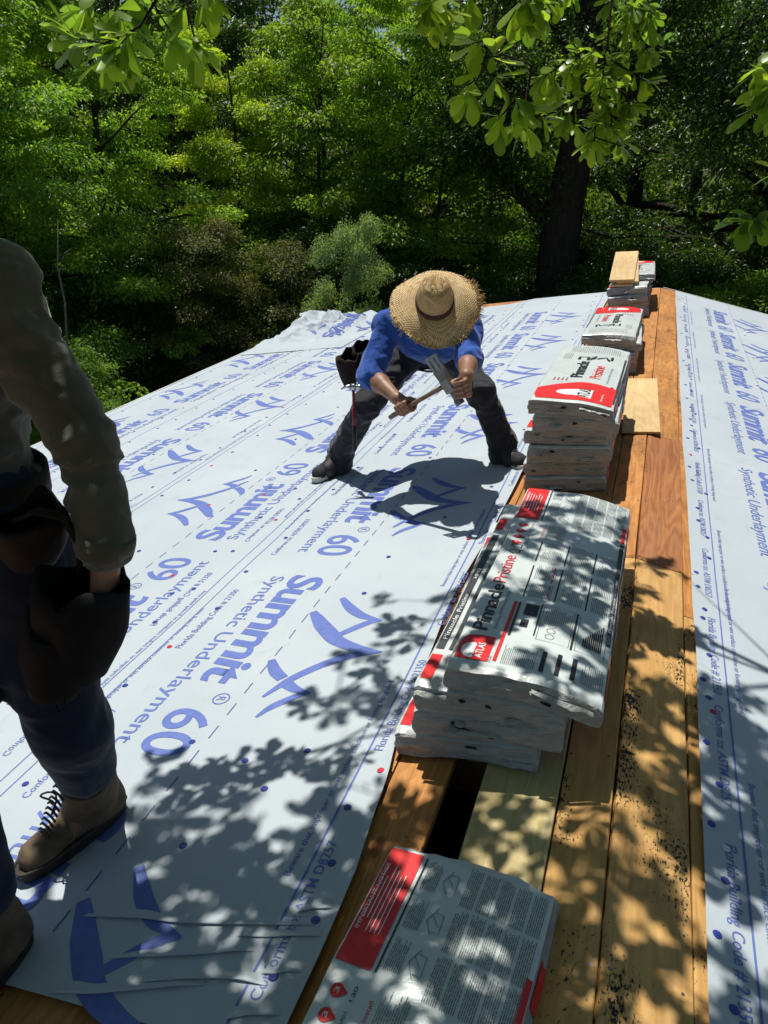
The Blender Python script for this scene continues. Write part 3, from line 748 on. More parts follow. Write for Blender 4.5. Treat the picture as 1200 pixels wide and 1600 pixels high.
# ---- crumpled loose end of a sheet at the far eave corner
def crumple(u, v):
    u = np.asarray(u, float); v = np.asarray(v, float)
    a = np.clip((-3.55-u)/0.5, 0, 1)*np.clip((v-8.35)/0.7, 0, 1)
    q = np.stack([u*2.0+v*.7, v*1.3-u*.6, u*0+2.0], -1); r = np.stack([u*4.0+9+v*1.5, v*2.8-u*1.6, u*0+5], -1); s_ = np.stack([u*9+9, v*8, u*0+1], -1)
    ridg = lambda x: 1-np.abs(vnoise(x))*1.9
    w = 0.0125 + a*(0.02+0.16*ridg(q)+0.12*ridg(r)+0.05*ridg(s_))*(0.28+0.42*np.clip((v-8.6)/1.6, 0, 1))
    return np.maximum(w, 0.0125)
_us = np.linspace(-3.45, -4.80, 70); _vs = np.linspace(8.25, 10.70, 110)
_V, _U = np.meshgrid(_vs, _us, indexing='ij'); _W = crumple(_U, _V)
_U2 = _U+0.06*vnoise(np.stack([_U*5, _V*5, _U*0+11], -1))*np.clip(_W*6, 0, 1); _V2 = _V+0.10*vnoise(np.stack([_U*4, _V*4, _U*0+21], -1))*np.clip(_W*6, 0, 1)
_P = np.stack([_U2*CP-_W*SP, _V2, _U2*SP+_W*CP], -1).reshape(-1, 3); _nu = len(_us)
_i = (np.arange(len(_vs)-1)[:, None]*_nu+np.arange(_nu-1)[None]).ravel()
loose = mobj('loose_underlayment', fast_mesh('loose_underlayment', _P, np.stack([_i, _i+1, _i+_nu+1, _i+_nu], 1), True), M['felt'])
tag(loose, 'crumpled loose end of underlayment bunched up at the far left eave corner', 'underlayment')
def crfn(u, v):
    w = crumple(u, v)+0.006; du = 0.06*vnoise(np.stack([u*5, v*5, u*0+11], -1))*np.clip(w*6, 0, 1); dv = 0.10*vnoise(np.stack([u*4, v*4, u*0+21], -1))*np.clip(w*6, 0, 1)
    return np.stack([(u+du)*CP-w*SP, v+dv, (u+du)*SP+w*CP], -1)
for (u0, v0, sgn) in ((-4.05, 8.9, 1), (-3.75, 10.2, -1)):
    p = Print(); p.text('Summit', 0.0, -0.205, 0.80, 0.155, bold=0.028, shear=0.12, spacing=0.94); p.text('60', 0.945, -0.205, 0.225, 0.165, bold=0.012)
    for pts, w in LOGO.values():
        P_, W_ = dens(pts, w, 4); p.stroke(P_, W_)
    p.build('printed_lettering', M['ink_blue'], loose, (lambda a, b, u0=u0, v0=v0, sgn=sgn: crfn(u0-sgn*b, v0+sgn*a)), 0.025)
# ------------------------------------------------------------------ shingle bundles
def plastic_mat():
    m, nt, b = new_mat('wrapper_plastic'); v = coords(nt)
    n = noise_t(nt, v, 6, 5, 0.6); c = ramp(nt, n.outputs[0], [(0.3, (0.54, 0.60, 0.585)), (0.7, (0.64, 0.69, 0.675))])
    g = noise_t(nt, v, 14, 7, 0.7); gr = ramp(nt, g.outputs[0], [(0.56, (0, 0, 0)), (0.78, (1, 1, 1))])
    nt.links.new(mixc(nt, gr.outputs[0], c.outputs[0], (0.44, 0.45, 0.43)), b.inputs['Base Color'])
    b.inputs['Roughness'].default_value = 0.30; b.inputs['Specular IOR Level'].default_value = 0.45
    w = noise_t(nt, v, 11, 6, 0.6, 1.5); b1 = bump(nt, b, w.outputs[0], 0.35, 0.012)
    return m
M['plastic'] = plastic_mat()
def film_mat(nm, k):
    m, nt, b = new_mat(nm); v = coords(nt, 'Object', (5, 2, 26)); n = noise_t(nt, v, 1.6, 6, 0.65, 1.2)
    c = ramp(nt, n.outputs[0], [(0.20, [x*k for x in (0.12, 0.12, 0.115)]), (0.36, [x*k for x in (0.26, 0.262, 0.25)]), (0.60, [x*k for x in (0.35, 0.355, 0.345)]), (0.82, [min(.75, x*k) for x in (0.54, 0.56, 0.55)])])
    nt.links.new(c.outputs[0], b.inputs['Base Color']); b.inputs['Roughness'].default_value = 0.26; b.inputs['Specular IOR Level'].default_value = 0.5
    v2 = coords(nt, 'Object', (1, 1, 2.2)); w = noise_t(nt, v2, 22, 6, 0.6, 2.0); b1 = bump(nt, b, n.outputs[0], 0.6, 0.012); bump(nt, b, w.outputs[0], 0.8, 0.014, b1)
    return m
M['film'] = film_mat('wrapper_end_film', 1.0); M['film_light'] = film_mat('pale_wrapper_end_film', 1.5)
M['p_red'] = ink('red_print', (0.62, 0.022, 0.022), 0.4)
M['p_black'] = ink('black_print', (0.02, 0.022, 0.025), 0.4)
M['p_white'] = ink('white_print', (0.72, 0.74, 0.74), 0.4)
M['p_grey'] = ink('grey_fine_print', (0.16, 0.18, 0.19), 0.5)
M['p_band'] = ink('charcoal_band', (0.045, 0.05, 0.055), 0.4)
M['tear'] = simple('granule_shingle', (0.02, 0.02, 0.021), 0.9, 0.4, 60, 0.5, 300)
BL, BW, BT = 1.26, 0.394, 0.079

class Bundle:
    def __init__(s, seed, taper, sag, fine=False):
        s.fine = fine; s.seed = seed; s.tp = taper; s.sag = sag
    def top(s, x, y):
        x = np.asarray(x, float); y = np.asarray(y, float)
        t = BT*(1-s.tp*(x/BW)) + s.bend(x)
        t = t + 0.0035*vnoise(np.stack([x*6, y*3.2, x*0+s.seed*3.1], -1)) + 0.0022*vnoise(np.stack([x*15+y*6, y*9, x*0+s.seed*1.7], -1))
        ex = np.clip((np.abs(x)-(BW/2-0.012))/0.012, 0, 1); ey = np.clip((np.abs(y)-(BL/2-0.016))/0.016, 0, 1)
        return t - 0.006*ex**2.2 - 0.008*ey**2.2
    def bend(s, x): return -s.sag*np.clip((x+0.02)/(BW/2), 0, 1)**2
    def end(s, x, z, sg):       # wrinkled end flap: how far y runs out
        x = np.asarray(x, float); z = np.asarray(z, float); q = z/BT
        rd = lambda k: 1-2*np.abs(vnoise(k))
        o = 0.007*vnoise(np.stack([x*6+q*1.0, q*2.2+x*3, x*0+s.seed*5.3+sg], -1)) + 0.006*rd(np.stack([x*5-q*1.4, q*3.0+x*1.5, x*0+s.seed*2.3+sg*4], -1)) + 0.0035*rd(np.stack([x*16+q*2, q*6, x*0+s.seed*1.9], -1))
        return o + 0.006*np.sin(np.clip(q, 0, 1)*math.pi)
    def mesh(s):
        nx, ny, nzz = (44, 96, 9) if s.fine else (26, 52, 8)
        idx = {}; V = []; F = []
        def vid(i, j, k):
            key = (i, j, k)
            if key not in idx:
                idx[key] = len(V); V.append(key)
            return idx[key]
        for i in range(nx):
            for j in range(ny):
                F.append((vid(i,j,nzz), vid(i+1,j,nzz), vid(i+1,j+1,nzz), vid(i,j+1,nzz))); F.append((vid(i,j,0), vid(i,j+1,0), vid(i+1,j+1,0), vid(i+1,j,0)))
        for i in range(nx):
            for k in range(nzz):
                F.append((vid(i,0,k), vid(i+1,0,k), vid(i+1,0,k+1), vid(i,0,k+1))); F.append((vid(i,ny,k), vid(i,ny,k+1), vid(i+1,ny,k+1), vid(i+1,ny,k)))
        for j in range(ny):
            for k in range(nzz):
                F.append((vid(0,j,k), vid(0,j,k+1), vid(0,j+1,k+1), vid(0,j+1,k))); F.append((vid(nx,j,k), vid(nx,j+1,k), vid(nx,j+1,k+1), vid(nx,j,k+1)))
        A = np.array(V, float); x = (A[:, 0]/nx-0.5)*BW; q = A[:, 2]/nzz
        ty = A[:, 1]/ny*2-1; y = np.sign(ty)*(1-(1-np.abs(ty))**1.25)*BL/2
        zt = s.top(x, y); zb = s.bend(x)+0.004*np.clip((np.abs(y)-0.5)/0.1, 0, 1)
        z = zb+(zt-zb)*q
        side = (A[:, 0] == 0) | (A[:, 0] == nx)
        sx = np.sign(x)*side*(0.005*np.sin(q*math.pi)+0.004*vnoise(np.stack([y*6, q*4, x*0+s.seed], -1))); x2 = x+sx
        endm = (A[:, 1] == 0) | (A[:, 1] == ny); sg = np.sign(y)
        y2 = y + np.where(endm, sg*s.end(x, z-s.bend(x), sg), 0)
        me = fast_mesh('wrapper', np.stack([x2, y2, z], 1), np.array(F), True)
        mi = np.zeros(len(F), np.int32); mi[2*nx*ny:] = 1; me.polygons.foreach_set('material_index', mi)
        me.materials.append(M['plastic']); me.materials.append(M['film_light' if s.seed < 30 else 'film']); me.set_sharp_from_angle(angle=math.radians(38)); return me

def fine_text(p, a0, a1, q0, q1, rr, lh=0.0052, th=0.0021, ragged=0.25):
    q = q1-lh
    while q > q0:
        a = a0; e = a0+(a1-a0)*(1-ragged*rr.random()**2)
        while a < e-.002:
            b = min(e, a+rr.uniform(.005, .019)); p.rect(a, q, b, q+th*rr.uniform(.75, 1), 0.06); a = b+.0022
        q -= lh
def globe(pw, pr, a, q, r):
    """white dome with red meridian lines"""
    an = np.linspace(0, math.pi, 15); pts = [(a+r*math.cos(t), q+0.8*r*math.sin(t)) for t in an]
    pw.poly(pts+[(a-r, q-0.25*r), (a+r, q-0.25*r)])
def design_a(B, root, rr, simple_=False):
    f = lambda dz: (lambda a, q: np.stack([-q, a-BL/2, B.top(-q, a-BL/2)+dz], -1))
    W = BW; t = lambda b: W/2-b*BW/0.405
    red, blk, wht, gry, bnd = Print(), Print(), Print(), Print(), Print()
    # brand box at the near end
    red.poly([(0.035, t(.100)), (0.155, t(.100)), (0.157, t(.060)), (0.150, t(.030)), (0.130, t(.014)), (0.100, t(.008)), (0.035, t(.010))])
    wht.poly([(0.066+0.036*math.cos(x)+0.01, t(.050)+0.030*math.sin(x)) for x in np.linspace(0, math.pi, 13)] + [(0.045, t(.056)), (0.108, t(.056))])
    wht.text('ATLAS', 0.045, t(.080), 0.072, 0.019, bold=0.01)
    blk.text('ATLAS', 0.0465, t(.079), 0.069, 0.016, bold=0.004)
    for k in (-1, 0, 1):
        red.stroke([(0.076+k*0.014, t(.050)), (0.076+k*0.010, t(.022))], 0.0022)
    red.stroke([(0.044, t(.040)), (0.108, t(.040))], 0.0018)
    blk.text('Pinnacle', 0.185, t(.066), 0.265, 0.042, bold=0.014, spacing=0.95)
    red.text('Pristine', 0.462, t(.066), 0.185, 0.042, bold=-0.004, spacing=0.95)
    gry.text('featuring HP42 technology', 0.20, t(.090), 0.22, 0.010)
    for k in range(2):   # house pictograms
        a = 0.665+0.043*k; blk.stroke([(a, t(.05)), (a+.016, t(.032)), (a+.032, t(.05))], 0.005); blk.stroke([(a+.005, t(.05)), (a+.005, t(.070)), (a+.027, t(.070)), (a+.027, t(.05))], 0.004)
    for k, s_ in enumerate(('CLASS 3', 'HP42', 'CLASS A', '130')):   # drop badges
        a = 0.752+0.049*k; c = [(a+0.014*math.cos(x), t(.042)+0.014*math.sin(x)) for x in np.linspace(-0.2*math.pi, 1.2*math.pi, 14)]
        red.poly(c+[(a, t(.042)-.024)]); wht.text('HP' if k == 1 else '3', a-.006, t(.047), .012, .010)
        blk.text(s_, a-.012, t(.083), .030, .008)
    # red notice panel at the far end
    red.rect(0.955, t(.090), 1.245, t(.006), 0.05)
    for k in range(6): wht.rect(1.03 if k > 1 else 1.06, t(.020+.0105*k), 1.03+0.17*(0.8+0.2*rr.random()), t(.0178+.0105*k), .06)
    wht.text('IMPORTANT NOTICE', 1.03, t(.022), 0.17, .009)
    # red rule and tables
    red.rect(0.045, t(.122), 0.365, t(.112), .05); blk.rect(0.18, t(.134), 0.365, t(.127), .05)
    gry.text('ATLAS', .035, t(.108), .03, .008)
    for (a0, b0, a1, b1) in ((.30, .150, .36, .190), (.235, .150, .275, .172), (.20, .195, .37, .199), (.04, .235, .135, .247), (.045, .275, .14, .287), (.05, .315, .145, .328), (.18, .300, .37, .306)): blk.rect(a0, t(b1), a1, t(b0), .04)
    for k in range(10): blk.rect(.215, t(.330+.0054*k+.0036), .255+.0105*k, t(.330+.0054*k), .05)
    bx = lambda a0, b0, a1, b1: gry.stroke([(a0, t(b0)), (a1, t(b0)), (a1, t(b1)), (a0, t(b1)), (a0, t(b0)+.0001)], .0016)
    bx(.185, .205, .37, .295); bx(.185, .312, .36, .392)
    for k in range(3):
        an = np.linspace(0, 6.28, 14); gry.stroke([(.21+.012*math.cos(x)+.03*k, t(.24+.012*math.sin(x))) for x in an], .0018)
    for k in range(4): fine_text(gry, .285, .36, t(.292-.02*0), t(.21), rr) if k == 0 else None
    fine_text(gry, .04, .13, t(.225), t(.13), rr); fine_text(gry, .05, .14, t(.40), t(.34), rr)
    for (a0, a1) in ((.40, .62), (.63, .80)):
        for b0 in (.130, .225, .318):
            blk.rect(a0, t(b0+.0045), a1-.02, t(b0), .05); fine_text(gry, a0+.005, a0+.09, t(b0+.085), t(b0+.012), rr); fine_text(gry, a0+.115, a1-.015, t(b0+.085), t(b0+.012), rr)
    for k in range(5): red.rect(.42+.04*k, t(.205), .445+.04*k, t(.2015), .05)
    red.text('Do not install', .80, t(.126), .10, .010); fine_text(gry, .80, .93, t(.20), t(.135), rr)
    # columns at the far end, with eave sketches
    blk.rect(.955, t(.104), 1.24, t(.0995), .05)
    for k in range(3):
        a = .965+.098*k; fine_text(gry, a, a+.075, t(.150), t(.110), rr, .0047)
        gry.stroke([(a, t(.178)), (a+.03, t(.160)), (a+.062, t(.176))], .002); gry.stroke([(a+.008, t(.176)), (a+.006, t(.196)), (a+.05, t(.193)), (a+.052, t(.174))], .0018); gry.stroke([(a+.02, t(.19)), (a+.045, t(.168))], .0015)
    for c in range(3):
        for k in range(5): fine_text(gry, .93+.108*c, 1.030+.108*c, t(.212+.0375*k+.033), t(.212+.0375*k), rr, .0044, .0020, .1)
    # dark band by the right edge with white lettering
    bnd.rect(.26, t(.4045), .92, t(.3905), .05); red.rect(.93, t(.4045), 1.06, t(.3905), .05)
    wht.text('Pinnacle Pristine', .33, t(.402), .20, .008); wht.text('ATLAS', .27, t(.402), .04, .009); wht.text('HP42', .60, t(.402), .05, .007)
    # band by the left edge
    for p, n_, m, dz in ((red, 'red_print', 'p_red', .0012), (blk, 'black_print', 'p_black', .0013), (gry, 'fine_print', 'p_grey', .0011), (bnd, 'dark_band', 'p_band', .0010), (wht, 'white_print', 'p_white', .0022)):
        tag(p.build(n_, M[m], root, f(dz+.0008), 0.04), kind='stuff')
def design_b(B, root, rr, flip=False):
    s_ = -1 if flip else 1
    f = lambda dz: (lambda a, q: np.stack([-q*s_, (a-BL/2)*s_, B.top(-q*s_, (a-BL/2)*s_)+dz], -1))
    W = BW; t = lambda b: W/2-b*BW/0.405
    red, blk, wht, gry, bnd = Print(), Print(), Print(), Print(), Print()
    top = [(0.20+0.17*math.sin(min(1, x*1.25)*math.pi/2)-0.10*max(0, x-.5), t(0.01+0.385*x)) for x in np.linspace(0, 1, 16)]
    red.poly([(0.012, t(.395)), (0.012, t(.03)), (0.08, t(.012))]+top)
    # white lens with the globe
    pts = [(0.165+0.125*math.cos(x), t(.19)+0.075*math.sin(x)) for x in np.linspace(0, math.pi, 17)]
    wht.poly([(0.085+0.11*(1-math.cos(x))*0.5+0.0, t(.20)+0.085*math.sin(x)) for x in np.linspace(0, math.pi, 15)]+[(0.215, t(.29)), (0.060, t(.29))])
    for k in (-2, -1, 0, 1, 2):
        red.stroke([(0.14+k*0.022, t(.205)), (0.14+k*0.018, t(.165)), (0.14+k*0.010, t(.130))], .005)
    for q in (.15, .178, .205): red.stroke([(0.09, t(q)), (0.19, t(q))], .004)
    blk.text('ATLAS', 0.068, t(.278), 0.142, 0.056, bold=0.022)
    wht.text('protect your home', 0.05, t(.345), 0.13, 0.012)
    blk.text('Pinnacle', 0.44, t(.205), 0.38, 0.062, bold=0.02, spacing=0.95)
    red.text('Pristine', 0.45, t(.300), 0.29, 0.058, bold=0.003, spacing=0.95)
    # skyline mark
    blk.stroke([(.86, t(.14)), (.93, t(.14)), (.93, t(.19)), (.86, t(.19))], .016); blk.stroke([(.90, t(.24)), (.95, t(.29)), (.88, t(.31))], .016); blk.rect(.90, t(.33), .98, t(.315))
    for k in range(6): blk.stroke([(.85+.012*k, t(.20)), (.91+.012*k, t(.235))], .003)
    for k in range(4): red.rect(.37, t(.06+.022*k+.010), .392, t(.06+.022*k)); gry.rect(.40, t(.06+.022*k+.009), .43, t(.06+.022*k+.002))
    gry.text('featuring HP42 technology', .40, t(.345), .34, .013)
    fine_text(gry, .86, 1.02, t(.10), t(.04), rr, .010, .003); fine_text(gry, 1.06, 1.22, t(.36), t(.06), rr, .012, .003)
    red.rect(.33, t(.378), .352, t(.362))
    bnd.rect(.06, t(.403), 1.0, t(.392), .05)
    for p, n_, m, dz in ((red, 'red_print', 'p_red', .0012), (blk, 'black_print', 'p_black', .0026), (gry, 'fine_print', 'p_grey', .0011), (bnd, 'dark_band', 'p_band', .0010), (wht, 'white_print', 'p_white', .0019)):
        if p is red: pass
        tag(p.build(n_, M[m], root, f(dz+.0008), 0.04), kind='stuff')
    # the globe's lines sit over the white lens
def design_p(B, root, rr):
    f = lambda dz: (lambda a, q: np.stack([-q, a-BL/2, B.top(-q, a-BL/2)+dz], -1))
    t = lambda b: BW/2-b; red, bnd, wht, gry = Print(), Print(), Print(), Print()
    red.rect(.02, t(.040), .14, t(.008), .04); bnd.rect(.17, t(.034), .95, t(.010), .04); bnd.rect(.17, t(.060), .70, t(.048), .04); red.rect(1.0, t(.036), 1.10, t(.008), .04)
    wht.text('Pinnacle', .22, t(.030), .14, .014); wht.text('Pristine', .38, t(.030), .11, .014); wht.text('HP42', .60, t(.030), .07, .012); fine_text(gry, .70, .95, t(.075), t(.045), rr)
    for p, n_, m, dz in ((red, 'red_print', 'p_red', .002), (gry, 'fine_print', 'p_grey', .0019), (bnd, 'dark_band', 'p_band', .002), (wht, 'white_print', 'p_white', .003)): p.build(n_, M[m], root, f(dz), 0.04)
def tears(B, root, rr, n, sg=-1):
    for k in range(n):
        x0 = rr.uniform(-0.17, 0.16); q0 = rr.uniform(.25, .85); w = rr.uniform(.008, .022) if k else rr.uniform(.03, .075); hgt = rr.uniform(.07, .15); sl = rr.uniform(-3, 3)
        p = Print(); m = 7
        p.poly([(x0+w*math.cos(a)*(0.7+.5*rr.random()), q0+hgt*math.sin(a)*(0.4+.7*rr.random())+sl*w*math.cos(a)) for a in np.linspace(0, 2*math.pi, m, endpoint=False)])
        def fn(x, q):
            x = np.clip(x, -.195, .195); q = np.clip(q, .05, .95); zb = B.bend(x); y0 = np.full_like(x, BL/2); zt = B.top(x, y0*sg); z = zb+(zt-zb)*q
            return np.stack([x, sg*(BL/2+B.end(x, z-zb, sg)+.0035), z], -1)
        p.build('wrapper_tear', M['tear'], root, fn, 0.012)
        if k == 0 or (k == 2 and B.seed < 40):      # a loose lip of film over the hole
            xs = np.linspace(x0-w*1.1, x0+w*1.1, 7); e0 = fn(xs, np.full(7, min(.9, q0+hgt*.8))); V = [e0]
            for j in (1, 2, 3): V.append(e0+np.stack([xs*0, sg*(.0045*j+.002*np.sin(xs*90+j)), -.0028*j*np.clip(1.25-np.abs(xs-x0)/w*.9, .25, 1)+.003*np.sin(xs*130)*j/3], -1))
            i = (np.arange(3)[:, None]*7+np.arange(6)[None]).ravel(); mobj('film_flap', fast_mesh('film_flap', np.concatenate(V), np.stack([i, i+1, i+8, i+7], 1), True), M['film_light'], root)
def side_print(B, root, rr, sx=-1):
    """red and charcoal blocks printed on the long side"""
    red, bnd, wht = Print(), Print(), Print()
    red.rect(.04, .20, .20, .85, .05); bnd.rect(.26, .15, .98, .80, .05); red.rect(1.02, .2, 1.12, .8, .05)
    wht.text('Pinnacle', .34, .35, .18, .32); wht.text('Pristine', .56, .35, .14, .32)
    def fn(dz):
        def g(a, q):
            y = a-BL/2; x = np.full_like(a, sx*BW/2); zb = B.bend(x)+0*a; zt = B.top(x, y)
            xx = x + sx*(0.005*np.sin(q*math.pi)+0.004*vnoise(np.stack([y*6, q*4, x*0+B.seed], -1)))+sx*dz
            return np.stack([xx, y, zb+(zt-zb)*q], -1)
        return g
    for p, n_, m, dz in ((red, 'red_print', 'p_red', .0025), (bnd, 'dark_band', 'p_band', .0025), (wht, 'white_print', 'p_white', .0037)):
        tag(p.build(n_, M[m], root, fn(dz), 0.05), kind='stuff')
GB = 'bundles of roof shingles stacked beside the ridge'
def bundle(Mw, seed, label, design=None, taper=0.0, sag=0.0, ntear=2, side=True):
    B = Bundle(seed, taper, sag, design is not None or seed in (21, 22, 23)); rr = random.Random(seed*7+1)
    root = empty('shingle_bundle', mat=Mw); tag(root, label, 'shingle bundle', GB)
    mobj('wrapper', B.mesh(), M['plastic'], root)
    if design == 'A': design_a(B, root, rr)
    elif design == 'B': design_b(B, root, rr)
    elif design == 'Bf': design_b(B, root, rr, True)
    else: design_p(B, root, rr)
    if ntear: tears(B, root, rr, ntear)
    if side: side_print(B, root, rr, -1); side_print(B, root, rr, 1)
    return root
def stack(u, v, specs, seed, base=0.003, sx=1.0):
    """specs: (du, dv, yaw, label, design, taper, sag, tears), bottom first, offsets from (u, v)"""
    Mb = Matrix.Translation(LS(u, v, base)) @ RLm @ Matrix.Diagonal((sx, 1, 1, 1))
    for k, (du, dv, yaw, label, design, tp, sag, nt_) in enumerate(specs):
        bundle(Mb @ Matrix.Translation((du, dv, 0)) @ Matrix.Rotation(yaw, 4, 'Z'), seed+k, label, design, tp, sag, nt_)
        Mb = Mb @ Matrix.Translation((0, 0, BT+0.002)) @ Matrix.Rotation(math.atan(tp*BT/BW), 4, 'Y')
hb = BL/2
stack(-0.332, 1.215-hb, [(0, 0, -0.085, 'lone shingle bundle at the bottom edge of the picture, white wrapper with red notice panel', 'A', 0.30, 0.020, 2)], 11, base=0.016, sx=.94)
stack(-0.398, 1.635+hb, [(0, 0, 0.0, 'lowest bundle of the leaf-shadowed stack of four, lying on the ridge boards', None, 0.16, 0.0, 2),
                        (0.045, -0.0, 0.03, 'second bundle from the bottom in the leaf-shadowed stack of four', None, 0.20, 0.010, 3),
                        (0.080, -0.01, -0.01, 'third bundle from the bottom in the leaf-shadowed stack of four, dark tear on its end', None, 0.20, 0.022, 4),
                        (0.168, -0.015, -0.006, 'top bundle of the leaf-shadowed stack of four, red box and black lettering along its face', 'A', 0.12, 0.036, 3)], 21)
stack(-0.375, 3.66+hb, [(0, 0, 0.01, 'lowest bundle of the tall stack of six beside the hatted worker\'s shoe', None, 0.05, 0.0, 2),
                        (0.02, .01, -0.02, 'second bundle from the bottom in the tall stack of six', None, 0.09, 0.0, 3),
                        (0.025, -.015, 0.015, 'third bundle from the bottom in the tall stack of six', None, 0.10, 0.0, 3),
                        (0.020, .01, -0.01, 'fourth bundle from the bottom in the tall stack of six, wrapper torn open', None, 0.10, 0.0, 4),
                        (0.060, -.02, 0.01, 'fifth bundle from the bottom in the tall stack of six, under the top one', None, 0.10, 0.010, 2),
                        (0.050, -.03, -0.015, 'top bundle of the tall stack of six, big red end panel towards the camera', 'B', 0.08, 0.028, 2)], 31)
stack(-0.330, 6.12+hb, [(0, 0, 0.01, 'lowest bundle of the middle-distance stack of four', None, 0.03, 0.0, 2), (0.02, -.02, -0.02, 'second bundle from the bottom in the middle-distance stack of four', None, 0.04, 0.0, 2),
                        (0.03, .03, 0.03, 'third bundle from the bottom in the middle-distance stack of four', None, 0.05, 0.0, 2), (0.015, .0, -0.012, 'top bundle of the middle-distance stack of four, red panel at its far end', 'Bf', 0.07, 0.03, 1)], 41)
stack(-0.300, 8.62+hb, [(0, 0, 0.01, 'lowest bundle of the farthest stack at the end of the ridge', None, 0.03, 0.0, 1), (0.0, .02, -0.02, 'second bundle from the bottom in the farthest stack', None, 0.03, 0.0, 2),
                        (-.02, -.02, 0.03, 'third bundle from the bottom in the farthest stack', None, 0.04, 0.0, 3), (0.01, .01, -0.03, 'fourth bundle from the bottom in the farthest stack', None, 0.04, 0.0, 2),
                        (0.05, .42, 0.02, 'top bundle of the farthest stack, propping the loose boards', 'Bf', 0.04, 0.01, 1)], 51)

# ---- loose new boards on the farthest stack, and a sheathing patch on the ridge
def loose_board(c, rot, dims, label, seed):
    mb = MB(); mb.box((0, 0, 0), dims); o = mb.obj('loose_board', M['ply'], bevel=0.003)
    o.matrix_world = Matrix.Translation(c) @ rot; tag(o, label, 'board', 'loose boards on the farthest bundle stack'); return o
w4 = 4*(BT+0.002)+0.006; tl = math.atan2(BT+0.004, 0.40)
for k, (du, dv, yaw, wd, ln, lab) in enumerate(((-0.040, 0.0, -0.02, .22, .86, 'lowest of the loose new boards on the farthest bundle stack'),
                                               (-0.015, 0.02, 0.05, .22, .92, 'middle loose new board on the farthest bundle stack, turned a little'),
                                               (-0.050, 0.0, 0.0, .25, .95, 'topmost loose new board on the farthest bundle stack, with cathedral grain'))):
    p = LS(-0.30+du, 8.64+dv+math.cos(tl)*ln/2, w4+0.012+0.026*k+math.sin(tl)*ln/2)
    loose_board(p, RLm @ Matrix.Rotation(0.07, 4, 'Y') @ Matrix.Rotation(yaw, 4, 'Z') @ Matrix.Rotation(tl, 4, 'X'), (wd, ln, 0.022), lab, k)
pt = MB(); pt.box((0, 0, 0), (0.215, 1.30, 0.012)); patch = pt.obj('plywood_patch', M['ply'], bevel=0.0015)
patch.matrix_world = Matrix.Translation(LS(-0.055, 5.22, 0.0150)) @ RLm @ Matrix.Rotation(0.06, 4, 'Y') @ Matrix.Rotation(0.03, 4, 'Z')
tag(patch, 'pale plywood offcut lying on the ridge boards beside the tall bundle stack', 'board')
# a stray green cap on the ridge board
cp = bpy.data.objects.new('stray_cap', _caps['green'].copy()); link(cp); cp.matrix_world = Matrix.Translation(LS(-0.055, 0.915, 0.0015)) @ RLm
cp.scale = (1.15, 1.15, 1.15); tag(cp, 'green plastic nail cap lying loose on the ridge board near the bottom edge', 'nail cap')
# ------------------------------------------------------------------ people
def skin_mat(name, col):
    m, nt, b = new_mat(name); v = coords(nt); n = noise_t(nt, v, 18, 5, 0.6)
    c = ramp(nt, n.outputs[0], [(0.3, [x*0.8 for x in col]), (0.7, [min(1, x*1.15) for x in col])])
    nt.links.new(c.outputs[0], b.inputs['Base Color']); b.inputs['Roughness'].default_value = 0.5
    b.inputs['Subsurface Weight'].default_value = 0.08; b.inputs['Subsurface Radius'].default_value = (0.02, 0.008, 0.004)
    n2 = noise_t(nt, v, 140, 4); bump(nt, b, n2.outputs[0], 0.15, 0.001); return m
M['skin'] = skin_mat('tanned_skin', (0.30, 0.15, 0.09))
M['hair'] = simple('black_hair', (0.012, 0.010, 0.009), 0.5, 0.3, 60)
M['shirt_blue'] = cloth('blue_shirt', (0.020, 0.088, 0.39), 0.8, 0.15, 260, 0.15, 0.5, 11)
M['trouser'] = cloth('charcoal_trousers', (0.024, 0.025, 0.030), 0.8, 0.25, 240, 0.15, 0.3, 9)
M['sweater'] = cloth('olive_grey_sweater', (0.078, 0.078, 0.064), 0.95, 0.25, 330, 0.5, 0.3, 10, 0.4)
M['jeans'] = cloth('navy_jeans', (0.011, 0.017, 0.042), 0.85, 0.3, 400, 0.25, 0.25, 9)
M['leather'] = simple('brown_leather', (0.017, 0.010, 0.0075), 0.75, 0.5, 14, 0.5, 40, spec=0.25)
M['leather_dark'] = simple('black_worn_leather', (0.006, 0.006, 0.0075), 0.8, 0.5, 14, 0.5, 40, spec=0.2)
M['boot'] = simple('tan_suede', (0.150, 0.104, 0.060), 0.85, 0.5, 16, 0.5, 70)
M['sole_dark'] = simple('dark_rubber_sole', (0.022, 0.019, 0.016), 0.7, 0.3)
M['shoe'] = simple('black_knit_shoe', (0.016, 0.016, 0.018), 0.8, 0.3, 50, 0.4, 200)
M['sole_white'] = simple('off_white_sole', (0.55, 0.52, 0.46), 0.6, 0.15, 20)
M['lace'] = simple('lace', (0.05, 0.04, 0.03), 0.8, 0.2)
